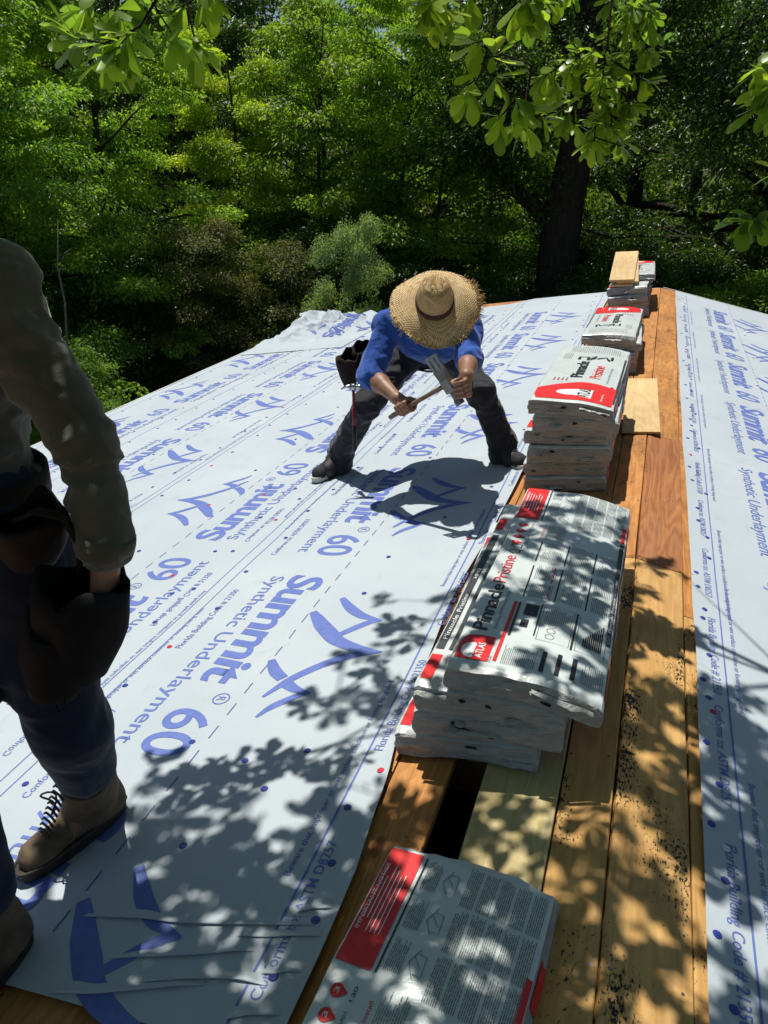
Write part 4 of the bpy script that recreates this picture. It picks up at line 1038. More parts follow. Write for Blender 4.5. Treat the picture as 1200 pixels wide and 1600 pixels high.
def straw_mat():
    m, nt, b = new_mat('straw'); v = coords(nt)
    sx = nt.nodes.new('ShaderNodeSeparateXYZ'); nt.links.new(v, sx.inputs[0])
    ln = nt.nodes.new('ShaderNodeVectorMath'); ln.operation = 'LENGTH'; cx = nt.nodes.new('ShaderNodeCombineXYZ')
    nt.links.new(sx.outputs[0], cx.inputs[0]); nt.links.new(sx.outputs[1], cx.inputs[1]); nt.links.new(cx.outputs[0], ln.inputs[0])
    at = nt.nodes.new('ShaderNodeMath'); at.operation = 'ARCTAN2'; nt.links.new(sx.outputs[1], at.inputs[0]); nt.links.new(sx.outputs[0], at.inputs[1])
    r1 = nt.nodes.new('ShaderNodeMath'); r1.operation = 'MULTIPLY'; r1.inputs[1].default_value = 620; 
    rz = nt.nodes.new('ShaderNodeMath'); rz.operation = 'ADD'; nt.links.new(ln.outputs['Value'], rz.inputs[0]); nt.links.new(sx.outputs[2], rz.inputs[1]); nt.links.new(rz.outputs[0], r1.inputs[0])
    s1 = nt.nodes.new('ShaderNodeMath'); s1.operation = 'SINE'; nt.links.new(r1.outputs[0], s1.inputs[0])
    a1 = nt.nodes.new('ShaderNodeMath'); a1.operation = 'MULTIPLY'; a1.inputs[1].default_value = 90; nt.links.new(at.outputs[0], a1.inputs[0])
    s2 = nt.nodes.new('ShaderNodeMath'); s2.operation = 'SINE'; nt.links.new(a1.outputs[0], s2.inputs[0])
    pr = nt.nodes.new('ShaderNodeMath'); pr.operation = 'MULTIPLY'; nt.links.new(s1.outputs[0], pr.inputs[0]); nt.links.new(s2.outputs[0], pr.inputs[1])
    sm = nt.nodes.new('ShaderNodeMath'); sm.operation = 'MULTIPLY_ADD'; sm.inputs[1].default_value = 0.6; nt.links.new(s1.outputs[0], sm.inputs[0]); nt.links.new(pr.outputs[0], sm.inputs[2])
    n = noise_t(nt, v, 30, 6, 0.7)
    mx = nt.nodes.new('ShaderNodeMath'); mx.operation = 'MULTIPLY_ADD'; mx.inputs[1].default_value = 0.16; nt.links.new(sm.outputs[0], mx.inputs[0]); nt.links.new(n.outputs[0], mx.inputs[2])
    c = ramp(nt, mx.outputs[0], [(0.2, (0.30, 0.17, 0.06)), (0.5, (0.62, 0.42, 0.18)), (0.8, (0.78, 0.60, 0.32))])
    nt.links.new(c.outputs[0], b.inputs['Base Color']); b.inputs['Roughness'].default_value = 0.6
    bump(nt, b, sm.outputs[0], 0.6, 0.003); return m
M['straw'] = straw_mat()
M['band'] = simple('maroon_hat_band', (0.06, 0.02, 0.018), 0.7, 0.5, 60, 0.3, 80)

def fold_fn(amp, sc, seed, st=(1, 1, 1)):
    st = np.array(st)
    def f(P):
        Q = P*sc*st+seed
        w = Q+0.6*np.stack([vnoise(Q*0.7+3), vnoise(Q*0.7+11), vnoise(Q*0.7+23)], -1)
        return -amp*(1-2.2*np.abs(vnoise(w)))*0.7 - 0.35*amp*(1-2*np.abs(vnoise(w*2.3+5)))
    return f
def V3(*a): return Vector(a)
def grip(c, d, p, R, s=1, wrist=None, thumb=True):
    """fingers closed round an axis (point c, direction d); p points from the axis to the palm"""
    c = Vector(c); d = Vector(d).normalized(); p = Vector(p); p = (p-d*p.dot(d)).normalized(); e = d.cross(p)*s
    P = []
    pc = c+p*(R+0.016)
    P.append(('c', pc-d*0.030-e*0.012, pc+d*0.030-e*0.012, .020, .020, .012)); P.append(('c', pc-d*0.026-e*0.040, pc+d*0.024-e*0.040, .021, .020, .014))
    for i in range(4):
        o = d*((i-1.5)*0.0205); ln = (0.92, 1.0, 0.98, 0.82)[i] if s > 0 else (0.82, 0.98, 1.0, 0.92)[i]; pts = []
        for an in (5, 75, 150*ln+5, 235*ln):
            a = math.radians(an); r = R+0.0095
            pts.append(c+o+(p*math.cos(a)+e*math.sin(a))*(r+(0.012 if an < 100 else 0)))
        for q in range(3): P.append(('c', pts[q], pts[q+1], .0105-.0008*q, .0098-.0008*q, .003))
    if thumb:
        o = d*0.050*1; pts = [pc-e*0.035+d*0.022]
        for an in (-30, -95, -150):
            a = math.radians(an); pts.append(c+d*0.040+(p*math.cos(a)+e*math.sin(a))*(R+0.011))
        for q in range(3): P.append(('c', pts[q], pts[q+1], .0135-.0015*q, .012-.0015*q, .004))
    if wrist is not None:
        P.append(('c', Vector(wrist), pc-e*0.045, .027, .024, .02))
    return P
def head_prims(c, look, up=(0, 0, 1), s=1.0):
    c = Vector(c); f = Vector(look).normalized(); u = Vector(up); u = (u-f*u.dot(f)).normalized(); r = f.cross(u)
    R3 = np.array([list(r), list(f), list(u)]).T
    P = [('e', c, (0.076*s, 0.094*s, 0.092*s), R3), ('e', c-u*0.045*s+f*0.018*s, (0.062*s, 0.072*s, 0.080*s), R3),
         ('c', c+f*0.090*s-u*0.008*s, c+f*0.112*s-u*0.036*s, .009, .014, .008), ('c', c-u*0.106*s+f*0.058*s-r*0.012, c-u*0.106*s+f*0.058*s+r*0.012, .026, .026, .02),
         ('c', c+f*0.088*s-u*0.062*s-r*0.018, c+f*0.088*s-u*0.062*s+r*0.018, .008, .008, .006), ('c', c+f*0.085*s+u*0.018*s-r*0.045, c+f*0.085*s+u*0.018*s+r*0.045, .012, .012, .015)]
    for sg in (-1, 1): P.append(('e', c+r*sg*0.078*s-f*0.008*s-u*0.015*s, (0.010, 0.020, 0.032), R3, .006))
    return P
def person(name, label, base):
    o = empty(name, base); tag(o, label, 'person'); o['_x'] = 1; del o['_x']; return o
def pchild(root, name, me, mat):
    o = mobj(name, me, mat, root); o.matrix_parent_inverse = Matrix.Translation(-Vector(root.location)); return o
def shoe(root, heel, toe, mat_up, mat_sole, boot=False, ankle=None, name='shoe', w=0.045, L=None):
    """shoe standing on the left slope between heel and toe (x, y)"""
    nrm = Vector((-SP, 0, CP)); h = LS(heel[0]/CP, heel[1], 0.021); t = LS(toe[0]/CP, toe[1], 0.021); f = (t-h).normalized(); sd = f.cross(nrm)
    P = [('c', h+f*0.035+nrm*0.050, h+f*0.10+nrm*0.050, .036, .040, .02), ('c', h+f*0.10+nrm*0.046, t-f*0.050+nrm*0.036, .040, .035, .02),
         ('c', t-f*0.075+nrm*0.034-sd*0.008, t-f*0.045+nrm*0.032-sd*0.006, .036, .033, .02), ('c', t-f*0.075+nrm*0.034+sd*0.010, t-f*0.05+nrm*0.032+sd*0.008, .035, .032, .02)]
    a = Vector(ankle) if ankle is not None else h+f*0.06+nrm*0.13
    if boot: P += [('c', h+f*0.062+nrm*0.060, a, .053, .070, .03), ('c', h+f*0.11+nrm*0.075, a-(a-h)*0.30+f*0.03, .046, .054, .03), ('c', h+f*0.03+nrm*0.05, h+f*0.04+nrm*0.10, .038, .042, .02)]
    else: P += [('c', h+f*0.05+nrm*0.060, a, .048, .050, .02), ('c', h+f*0.13+nrm*0.065, a, .040, .046, .03)]
    up = pchild(root, 'boot' if boot else 'shoe', sdf_mesh('shoe', P, 0.006, fold=fold_fn(0.003, 22, 4)), mat_up)
    # sole
    mb = MB(); out = []
    for k in range(28):
        an = 2*math.pi*k/28; ll = (t-h).length/2; c = (h+t)/2; x = math.cos(an); y = math.sin(an)
        wd = (0.041+0.009*x) if not boot else (0.047+0.007*x)
        out.append(c+f*(ll+0.004)*(abs(x)**0.8*(1 if x > 0 else -1))+sd*wd*(abs(y)**0.75*(1 if y > 0 else -1)))
    th = 0.030 if not boot else 0.028
    mb.add([p+nrm*-0.003 for p in out]+[p+nrm*(th*0.9)+(p-(h+t)/2)*0.03 for p in out], [tuple(range(27, -1, -1)), tuple(28+i for i in range(28))]+[(i, (i+1) % 28, 28+(i+1) % 28, 28+i) for i in range(28)])
    s_ = mobj('sole', mb.mesh('sole'), mat_sole, up)
    # laces over the tongue
    lb = MB(); top = h+f*0.125+nrm*0.098; low = t-f*0.085+nrm*0.072
    if boot: top = a+f*0.068-nrm*0.01
    for k in range(9 if boot else 5):
        q = low+(top-low)*(k/(8 if boot else 4))+(nrm*.010+f*.006*(k/8) if boot else nrm*0); lb.tube([q-sd*0.028-nrm*0.006, q-sd*0.012+nrm*0.006, q+sd*0.012+nrm*0.006, q+sd*0.028-nrm*0.006], 0.0025 if not boot else 0.0032, 5)
    o_ = mobj('lace', lb.mesh('lace', True), M['lace'], up); tag(o_, kind='stuff')
    if boot:
        cl = MB(); cl.tube([a+(a-h).normalized()*z for z in (-.012, .0, .012)], [.071, .0745, .071], 20); mobj('collar', cl.mesh('collar', True), mat_sole, up)
        wl = MB(); wl.tube([p+nrm*(th*.95)+(p-(h+t)/2)*0.035 for p in out+out[:1]], .0045, 6, caps=False); mobj('welt', wl.mesh('welt', True), M['lace'], up)
        lp = MB(); q = top+sd*0.03+f*0.012
        lp.tube([q+f*.012+sd*.022*math.sin(t_)-nrm*(.03-.03*math.cos(t_))+f*.012*math.sin(t_*2) for t_ in np.linspace(0, 6.28, 16)], 0.0026, 6); mobj('lace_loop', lp.mesh('lace_loop', True), M['lace'], up)
    return up

# ---- the worker in the straw hat, bent over with legs wide apart
p1 = person('person', 'worker in straw hat and blue shirt, bent over with legs wide, gripping a hatchet', (-1.22, 4.03, -0.21))
pel = V3(-1.25, 4.22, 0.495); chest = V3(-1.165, 3.86, 0.625)
hpR, hpL = V3(-1.355, 4.21, 0.445), V3(-1.140, 4.22, 0.455); knR, knL = V3(-1.495, 3.84, 0.195), V3(-0.890, 3.94, 0.315)
anR, anL = V3(-1.712, 3.99, -0.175), V3(-0.768, 4.10, -0.012)
shR, shL = V3(-1.365, 3.79, 0.645), V3(-0.955, 3.79, 0.665); elR, elL = V3(-1.405, 3.63, 0.425), V3(-0.880, 3.53, 0.585)
wrR, wrL = V3(-1.20, 3.45, 0.372), V3(-0.838, 3.31, 0.562)
ham_a, ham_b = V3(-1.225, 3.432, 0.281), V3(-0.905, 3.285, 0.528); ham_d = (ham_b-ham_a).normalized()
fist = ham_a+ham_d*0.115
hd = V3(-1.09, 3.675, 0.725)
body = [('c', pel, chest, .125, .130), ('c', shR, shL, .055, .055), ('c', hpR, hpL, .09, .09), ('c', hpR, knR, .080, .055), ('c', knR, anR, .052, .036), ('c', hpL, knL, .080, .055), ('c', knL, anL, .052, .036),
        ('c', anR, V3(-1.745, 3.90, -0.255), .034, .030), ('c', anL, V3(-0.70, 4.03, -0.075), .034, .030),
        ('c', shR, elR, .050, .041), ('c', elR, elR+(wrR-elR)*0.4, .045, .045), ('c', elR+(wrR-elR)*0.4, wrR, .045, .029), ('c', shL, elL, .050, .041), ('c', elL, elL+(wrL-elL)*0.4, .042, .042), ('c', elL+(wrL-elL)*0.4, wrL, .042, .029),
        ('c', chest+V3(0.03, -0.07, 0.05), hd+V3(-0.01, 0.05, -0.02), .060, .056)]
body += head_prims(hd, (0.12, -0.75, -0.62), (0.15, -0.62, 0.75))
body += grip(fist, ham_d, wrR-fist, 0.015, 1, wrR)
grL = V3(-0.853, 3.262, 0.510)
body += grip(grL, (-0.35, 0.1, 0.92), V3(0.6, 0.35, 0.5), 0.017, -1, wrL)
pchild(p1, 'body', sdf_mesh('body', body, 0.0052, 0.022), M['skin'])
hairb = [('e', hd+V3(-0.01, 0.035, 0.03), (0.084, 0.080, 0.084), None)]
pchild(p1, 'hair', sdf_mesh('hair', hairb, 0.008, fold=fold_fn(0.004, 40, 2)), M['hair'])
sh = [('c', pel+V3(0, 0.02, 0.02), chest, .150, .150), ('c', pel+V3(-0.06, 0, -0.0), chest+V3(-0.07, 0, 0.0), .115, .125), ('c', pel+V3(0.06, 0, 0.0), chest+V3(0.07, 0, 0.0), .115, .125),
      ('c', shR, shL, .076, .076), ('c', chest+V3(0, -0.05, 0.05), hd+V3(-0.01, 0.075, -0.02), .09, .064),
      ('c', shR, elR, .072, .064, .03), ('c', elR, elR+(wrR-elR)*0.14, .063, .062, .02), ('c', shL, elL, .070, .058, .03), ('c', elL, elL+(wrL-elL)*0.14, .057, .055, .02)]
pchild(p1, 'shirt', sdf_mesh('shirt', sh, 0.0072, 0.04, fold=fold_fn(0.012, 12, 1.5, (1.5, 0.8, 1.0))), M['shirt_blue'])
tr = [('c', pel+V3(-0.06, 0.0, 0.03), pel+V3(0.06, 0.0, 0.03), .125, .125), ('c', hpR, hpL, .108, .108), ('c', hpR, knR, .096, .070, .04), ('c', knR, anR, .068, .064, .04), ('c', anR+V3(0.012, 0.0, 0.03), anR+V3(0, -0.012, -0.060), .066, .072, .03),
      ('c', hpL, knL, .096, .070, .04), ('c', knL, anL, .068, .066, .04), ('c', anL+V3(-0.01, 0.0, 0.03), anL+V3(0.008, -0.012, -0.060), .066, .074, .03)]
pchild(p1, 'trousers', sdf_mesh('trousers', tr, 0.0075, 0.04, fold=fold_fn(0.014, 10.5, 7.7, (1.0, 1.0, 1.5))), M['trouser'])
shoe(p1, (-1.690, 4.095), (-1.790, 3.800), M['shoe'], M['sole_white'], ankle=anR+V3(0.005, 0.01, -0.03))
shoe(p1, (-0.80, 4.18), (-0.600, 3.945), M['shoe'], M['sole_white'], ankle=anL+V3(-0.005, 0.01, -0.03))
for a_, t_ in ((anR, V3(-1.748, 3.895, -0.255)), (anL, V3(-0.70, 4.03, -0.075))):
    pchild(p1, 'sock', sdf_mesh('sock', [('c', a_+V3(0, 0, .06), a_+V3(0, 0, -.05), .052, .052), ('c', a_+V3(0, 0, -.05), t_, .050, .046), ('c', a_, t_, .05, .045)], .008), M['rubber_black'])
# belt round the hips and two leather pouches on his right hip
def ring(c, ax, rx, ry, wd, th, up, n=40):
    ax = Vector(ax).normalized(); a = Vector(up).cross(ax).normalized(); b = ax.cross(a); mb = MB(); V = []
    for k in range(n):
        t = 2*math.pi*k/n; q = Vector(c)+a*math.cos(t)*rx+b*math.sin(t)*ry; rad = (a*math.cos(t)*rx+b*math.sin(t)*ry).normalized()
        V += [q-ax*wd/2, q+ax*wd/2, q+ax*wd/2+rad*th, q-ax*wd/2+rad*th]
    F = [(k*4+j, k*4+(j+1) % 4, ((k+1) % n)*4+(j+1) % 4, ((k+1) % n)*4+j) for k in range(n) for j in range(4)]
    return mb.add(V, F)
def pouch_mesh(c, out, up, w, h, dpt, seed, open_=True, lean=0.25):
    """open-topped leather bag: bucket shell with thickness"""
    c = Vector(c); out = Vector(out).normalized(); up = Vector(up); up = (up-out*up.dot(out)).normalized(); sd = up.cross(out)
    mb = MB(); n = 26; rows = 8; V = []
    def pt(k, r, ins):
        t = 2*math.pi*k/n; q = r/(rows-1); prof = (0.50+0.55*math.sin(min(1, q*1.15+0.12)*math.pi*0.55))*(1-0.10*(q > .9))
        x = math.cos(t); y = math.sin(t); x = abs(x)**0.7*(1 if x > 0 else -1); y = abs(y)**0.7*(1 if y > 0 else -1)
        wob = 1+0.06*nz((x*2+seed, y*2, q*3)); bulge = (dpt+lean*0.08*q) if y > 0 else dpt*0.45
        zz = h*(q-1)+(0.02*math.sin(3*t+seed) if q > .9 else 0)+(-0.025 if y > 0.4 and q > .9 else 0)
        return c+sd*x*(w/2*prof*wob-ins)+out*(y*(bulge*prof*wob)-ins*(1 if y > 0 else -1)*abs(y))+up*zz
    for ins in (0, 0.006):
        for r in range(rows):
            for k in range(n): V.append(pt(k, r, ins))
    F = []
    for s_ in (0, 1):
        o = s_*rows*n
        for r in range(rows-1):
            for k in range(n):
                f = (o+r*n+k, o+r*n+(k+1) % n, o+(r+1)*n+(k+1) % n, o+(r+1)*n+k); F.append(f if s_ == 0 else f[::-1])
        F.append(tuple(o+k for k in range(n))[::-1 if s_ == 0 else 1])
    for k in range(n): F.append(((rows-1)*n+k, (rows-1)*n+(k+1) % n, rows*n+(rows-1)*n+(k+1) % n, rows*n+(rows-1)*n+k))
    return mb.add(V, F).mesh('pouch', True)
spine = (chest-pel).normalized()
belt1 = pchild(p1, 'tool_belt', ring(pel+V3(0, -0.005, 0.005), spine, .215, .172, .05, .008, (0, 0, 1)).mesh('tool_belt', True), M['leather'])
hipo = V3(-1.0, -0.30, 0.0)
mobj('pouch', pouch_mesh((-1.535, 4.06, 0.475), (-1, -0.45, 0.1), (-0.05, -0.25, 1), .17, .23, .10, 1), M['leather_dark'], belt1)
mobj('pouch', pouch_mesh((-1.635, 3.98, 0.43), (-1, -0.5, 0.0), (-0.2, -0.25, 1), .13, .19, .075, 5), M['leather'], belt1)
st = MB(); st.tube([(-1.50, 4.0, .60), (-1.53, 3.98, .52), (-1.55, 3.97, .46)], .012, 8, flat=.4); mobj('strap', st.mesh('strap', True), M['leather'], belt1)
# straw hat
hat_n = V3(0.18, -0.72, 0.70).normalized(); hat_c = V3(-1.080, 3.60, 0.822)
hx = V3(1, 0.2, 0); hx = (hx-hat_n*hx.dot(hat_n)).normalized(); hy = hat_n.cross(hx)
HM = Matrix(((hx.x, hy.x, hat_n.x, hat_c.x), (hx.y, hy.y, hat_n.y, hat_c.y), (hx.z, hy.z, hat_n.z, hat_c.z), (0, 0, 0, 1))) @ Matrix.Scale(.94, 4)
def hat_z(r, t): return 0.030*math.sin(2*t+0.6)*(r/0.235)**2+0.008*math.sin(3*t+2)*(r/0.235)**3-0.044*max(0, (r-0.10)/0.135)**1.6+0.006*math.sin(5*t)*(r/0.235)**2
mb = MB(); n = 72; rings = np.linspace(0.088, 0.232, 12); V = []
for sgn in (0, 1):
    for r in rings:
        for k in range(n):
            t = 2*math.pi*k/n; ro = r*(1+0.012*math.sin(7*t+1)*(r/.23)); V.append((ro*math.cos(t)*1.0, ro*math.sin(t)*0.97, hat_z(r, t)-0.005*sgn))
m_ = len(rings)*n; F = []
for i in range(len(rings)-1):
    for k in range(n):
        a = (i*n+k, i*n+(k+1) % n, (i+1)*n+(k+1) % n, (i+1)*n+k); F += [a, tuple(m_+q for q in a[::-1])]
for k in range(n): F += [((len(rings)-1)*n+k, m_+(len(rings)-1)*n+k, m_+(len(rings)-1)*n+(k+1) % n, (len(rings)-1)*n+(k+1) % n)]
brim = MB().add(V, F).mesh('hat', True)
hat = mobj('hat', brim, M['straw']); hat.parent = p1; hat.matrix_parent_inverse = Matrix.Translation(-Vector(p1.location)); hat.matrix_basis = HM
tag(hat, 'wide frayed straw hat with a maroon band')
V = []; prof = [(0.100, -0.004), (0.098, 0.02), (0.094, 0.05), (0.088, 0.085), (0.080, 0.115), (0.066, 0.138), (0.045, 0.150), (0.02, 0.152), (0.0005, 0.150)]
for r, z in prof:
    for k in range(48):
        t = 2*math.pi*k/48; x, y = r*math.cos(t)*0.95, r*math.sin(t)*1.08
        dent = 0.045*math.exp(-(x/0.020)**2)*max(0, (z-0.085)/0.065)*(0.55+0.45*math.cos(t-math.pi/2)); pin = 1-0.18*max(0, (z-.06)/.09)*max(0, -math.sin(t))**2*abs(math.cos(t))**0.5
        V.append((x*pin, y*pin, z-dent+0.003*nz((x*30, y*30, z*20))))
F = [(i*48+k, i*48+(k+1) % 48, (i+1)*48+(k+1) % 48, (i+1)*48+k) for i in range(len(prof)-1) for k in range(48)]
mobj('crown', MB().add(V, F).mesh('crown', True), M['straw'], hat)
V = []; 
for r, z in ((0.1035, 0.000), (0.1030, 0.014), (0.1005, 0.030), (0.097, 0.0305)):
    for k in range(48):
        t = 2*math.pi*k/48; V.append((r*math.cos(t)*0.955, r*math.sin(t)*1.085, z+0.002*math.sin(t*3)))
F = [(i*48+k, i*48+(k+1) % 48, (i+1)*48+(k+1) % 48, (i+1)*48+k) for i in range(3) for k in range(48)]
mobj('hat_band', MB().add(V, F).mesh('hat_band', True), M['band'], hat)
fr = MB(); rr = random.Random(8)
for k in range(520):
    t = rr.uniform(0, 2*math.pi); w_ = max(0, mnoise.noise(V3(math.cos(t)*1.9, math.sin(t)*1.9, 3.7))*1.9+.12)+max(0, math.cos(t-.1))**4*.8+max(0, math.cos(t+2.2))**6*.8
    if rr.random() > min(.95, w_): continue
    r0 = 0.232*rr.uniform(.90, 1.0); l = rr.uniform(.012, .045)*(0.35+.6*min(1.2, w_)); a = t+rr.uniform(-1.0, 1.0); z = hat_z(r0, t)+0.002
    p0 = V3(r0*math.cos(t), r0*math.sin(t)*.97, z); p1_ = p0+V3(math.cos(a)*l*.6, math.sin(a)*l*.6, rr.uniform(-.004, .012)); p2_ = p1_+V3(math.cos(a+rr.uniform(-.6, .6))*l*.5, math.sin(a)*l*.5, rr.uniform(-.015, .006))
    fr.tube([p0, p1_, p2_], [.0019, .0017, .0007], 4)
for k in range(40):
    t = rr.uniform(0, 6.28); r0 = rr.uniform(.02, .09); z = .15 if r0 < .05 else .10
    p0 = V3(r0*math.cos(t), r0*math.sin(t), z-.004); a = rr.uniform(0, 6.28); fr.tube([p0, p0+V3(math.cos(a)*.012, math.sin(a)*.012, .010), p0+V3(math.cos(a)*.026, math.sin(a)*.026, .008)], [.0014, .0012, .0005], 4)
tag(mobj('frayed_straw', fr.mesh('frayed_straw'), M['straw'], hat), kind='stuff')

# ---- the hatchet in his hands: round handle, flat slotted blade, square poll
hz_ = ham_d; headdir = (V3(-1.0, 3.30, 0.558)-V3(-0.854, 3.27, 0.497)); headdir = (headdir-hz_*headdir.dot(hz_)).normalized(); nrm_ = hz_.cross(headdir)
HB = Matrix(((headdir.x, nrm_.x, hz_.x, 0), (headdir.y, nrm_.y, hz_.y, 0), (headdir.z, nrm_.z, hz_.z, 0), (0, 0, 0, 1)))
hm = empty('roofing_hatchet', mat=Matrix.Translation(ham_a) @ HB); Lh = (ham_b-ham_a).length
tag(hm, 'roofing hatchet with slotted flat blade held in the hatted worker\'s hands', 'hatchet')
h_ = MB(); h_.tube([(0, 0, 0), (0, 0, .02), (0.002, 0, .10), (0.001, 0, .20), (0, 0, Lh-.02), (0, 0, Lh+.012)], [.015, .0165, .0150, .0138, .0150, .0140], 14, flat=.78)
mobj('handle', h_.mesh('handle', True), M['handle_wood'], hm)
b_ = MB(); b_.box((-0.005, 0, Lh-.012), (.052, .030, .040)); head_o = b_.obj('head', M['dark_metal'], hm, bevel=.003); head_o.matrix_basis = Matrix.Translation((0, 0, Lh-.012)) @ Matrix.Scale(1.3, 4) @ Matrix.Translation((0, 0, -(Lh-.012)))
b_ = MB(); b_.tube([(-.031, 0, Lh-.012), (-.060, 0, Lh-.012), (-.066, 0, Lh-.012)], [.013, .0135, .017], 8); b_.tube([(-.066, 0, Lh-.012), (-.082, 0, Lh-.012)], .0175, 8); mobj('poll', b_.mesh('poll'), M['dark_metal'], head_o)
b_ = MB()
V = [(.021, -.013, Lh-.030), (.021, .013, Lh-.030), (.021, .013, Lh+.006), (.021, -.013, Lh+.006), (.055, -.005, Lh-.040), (.055, .005, Lh-.040), (.055, .005, Lh+.014), (.055, -.005, Lh+.014)]
b_.add(V, [(0,1,2,3), (7,6,5,4), (0,4,5,1), (1,5,6,2), (2,6,7,3), (3,7,4,0)])
for z0, z1 in ((-.040, -.0285), (-.021, -.006), (.002, .014)): b_.box((.078, 0, Lh+(z0+z1)/2), (.050, .007, z1-z0))
b_.box((.107, 0, Lh-.013), (.010, .0055, .058)); mobj('blade', b_.mesh('blade'), M['dark_metal'], head_o)
# ---- claw hammer hanging from his belt
hg = empty('claw_hammer', mat=Matrix.Translation((-1.528, 3.715, 0.315)) @ Matrix.Rotation(math.radians(-2), 4, 'X') @ Matrix.Rotation(math.radians(-3), 4, 'Y'))
tag(hg, 'claw hammer with red handle hanging head up from the hatted worker\'s belt', 'hammer')
h_ = MB(); h_.tube([(0, 0, 0.0), (0, 0, -.05), (0, 0, -.11)], [.011, .010, .011], 10, flat=.7); h_.tube([(0, 0, -.11), (0, 0, -.16), (0, 0, -.21)], [.012, .0125, .0125], 10, flat=.75); mobj('handle', h_.mesh('handle', True), M['rubber_red'], hg)
h_ = MB(); h_.tube([(0, 0, -.205), (0, 0, -.26), (0, 0, -.33), (0, 0, -.345)], [.0145, .0155, .016, .012], 12, flat=.75); mobj('grip', h_.mesh('grip', True), M['rubber_black'], hg)
h_ = MB(); h_.tube([(-.012, 0, .008), (.022, 0, .008), (.030, 0, .008), (.046, 0, .008)], [.014, .013, .015, .016], 10); h_.box((0, 0, .008), (.034, .026, .030))
for sgn in (-1, 1): h_.tube([(-.014, sgn*.007, .010), (-.040, sgn*.009, .008), (-.066, sgn*.011, -.006)], [.010, .0075, .004], 6)
mobj('head', h_.mesh('head', True), M['steel'], hg)

# ---- the worker at the left edge, standing, hand at his tool pouch
p2 = person('person', 'worker in an olive-grey sweater, navy jeans and tan boots, cut off by the left edge', (-1.29, 1.0, -0.23))
q_pel = V3(-1.42, 1.10, 0.74); q_ch = V3(-1.455, 1.17, 1.07)
qhL, qhR = V3(-1.275, 1.07, 0.68), V3(-1.455, 1.02, 0.68); qkL, qkR = V3(-1.215, 1.09, 0.25), V3(-1.335, 0.86, 0.22); qaL, qaR = V3(-1.290, 1.20, -0.09), V3(-1.255, 0.79, -0.09)
qsL, qsR = V3(-1.235, 1.10, 1.205), V3(-1.61, 1.22, 1.205); qeL, qeR = V3(-1.042, 1.07, 0.950), V3(-1.68, 1.10, 0.94); qwL, qwR = V3(-0.985, 1.015, 0.785), V3(-1.62, 0.90, 0.78)
qhd = V3(-1.475, 1.09, 1.455)
body = [('c', q_pel, q_ch, .12, .135), ('c', qsL, qsR, .06, .06), ('c', qhL, qhR, .09, .09), ('c', qhL, qkL, .08, .056), ('c', qkL, qaL, .053, .04), ('c', qhR, qkR, .08, .056), ('c', qkR, qaR, .053, .04),
        ('c', qaL, V3(-1.32, 1.12, -0.185), .032, .022), ('c', qaR, V3(-1.25, .72, -0.175), .032, .022),
        ('c', qsL, qeL, .053, .042), ('c', qeL, qwL, .043, .030), ('c', qsR, qeR, .053, .042), ('c', qeR, qwR, .043, .030), ('c', q_ch+V3(-.01, 0, .12), qhd+V3(0.01, 0.02, -0.06), .065, .056)]
body += head_prims(qhd, (-0.45, -0.75, -0.35))
def open_hand(w, d, across, pn, thumb_side=1, curl=0.3, s=1.0):
    w = Vector(w); d = Vector(d).normalized(); a = Vector(across); a = (a-d*a.dot(d)).normalized(); p = d.cross(a)
    if p.dot(Vector(pn)) < 0: p = -p
    P = [('c', w, w+d*.045, .027, .026, .015)]
    for i in range(4):
        o = a*((i-1.5)*.020); k = w+d*.085*s+o; P.append(('c', w+d*.03+o*.6, k, .016, .013, .010)); q = k; dd = d.copy(); l = (.040, .046, .043, .034)[i]*s
        for j in range(3):
            c_ = curl*(1+.5*j); dd = (dd*math.cos(c_)+p*math.sin(c_)).normalized(); q2 = q+dd*l*(1-.18*j)*.8; P.append(('c', q, q2, .0100-.0009*j, .0094-.0009*j, .003)); q = q2
    b = w+d*.025-a*.022*thumb_side; t1 = b+d*.030-a*.026*thumb_side+p*.012; t2 = t1+d*.032-a*.006*thumb_side+p*.010; P += [('c', b, t1, .015, .013, .008), ('c', t1, t2, .0125, .0095, .004)]
    return P
body += open_hand(qwL, (-0.10, -0.06, -1), (0.1, -1, 0), (-1, 0, 0), 1, 0.28)
body += open_hand(qwR, (0.3, -0.5, -0.6), (1, 0.4, 0), (0, 0.6, -0.6), 1, 0.5)
pchild(p2, 'body', sdf_mesh('body', body, 0.0055, 0.022), M['skin'])
pchild(p2, 'hair', sdf_mesh('hair', [('e', qhd+V3(0.028, 0.042, 0.032), (.082, .084, .082), None)], .008, fold=fold_fn(.004, 40, 2)), M['hair'])
sw = [('c', q_pel+V3(0, 0.0, 0.10), q_ch, .145, .155), ('c', q_pel+V3(.035, -.01, .06), q_ch+V3(.05, -.01, .03), .110, .120), ('c', q_pel+V3(-.045, .01, .06), q_ch+V3(-.06, .02, .03), .118, .125), ('c', qsL, qsR, .088, .088), ('c', q_ch+V3(-.01, 0, .1), qhd+V3(0.01, 0.02, -0.155), .10, .066),
      ('c', qsL, qeL, .069, .050, .02), ('c', qeL, qwL+V3(0, 0, 0.005), .049, .043, .02), ('c', qsR, qeR, .082, .066, .03), ('c', qeR, qwR, .064, .047, .03)]
pchild(p2, 'sweater', sdf_mesh('sweater', sw, 0.0065, 0.03, fold=fold_fn(0.013, 12, 3.3, (0.8, 0.9, 1.7))), M['sweater'])
cf = MB(); cf.tube([qwL+V3(0.004, 0.004, 0.026), qwL+V3(0.002, 0.002, .012), qwL+V3(0, 0, -.004)], [.051, .0525, .050], 22); pchild(p2, 'cuff', cf.mesh('cuff', True), M['sweater'])
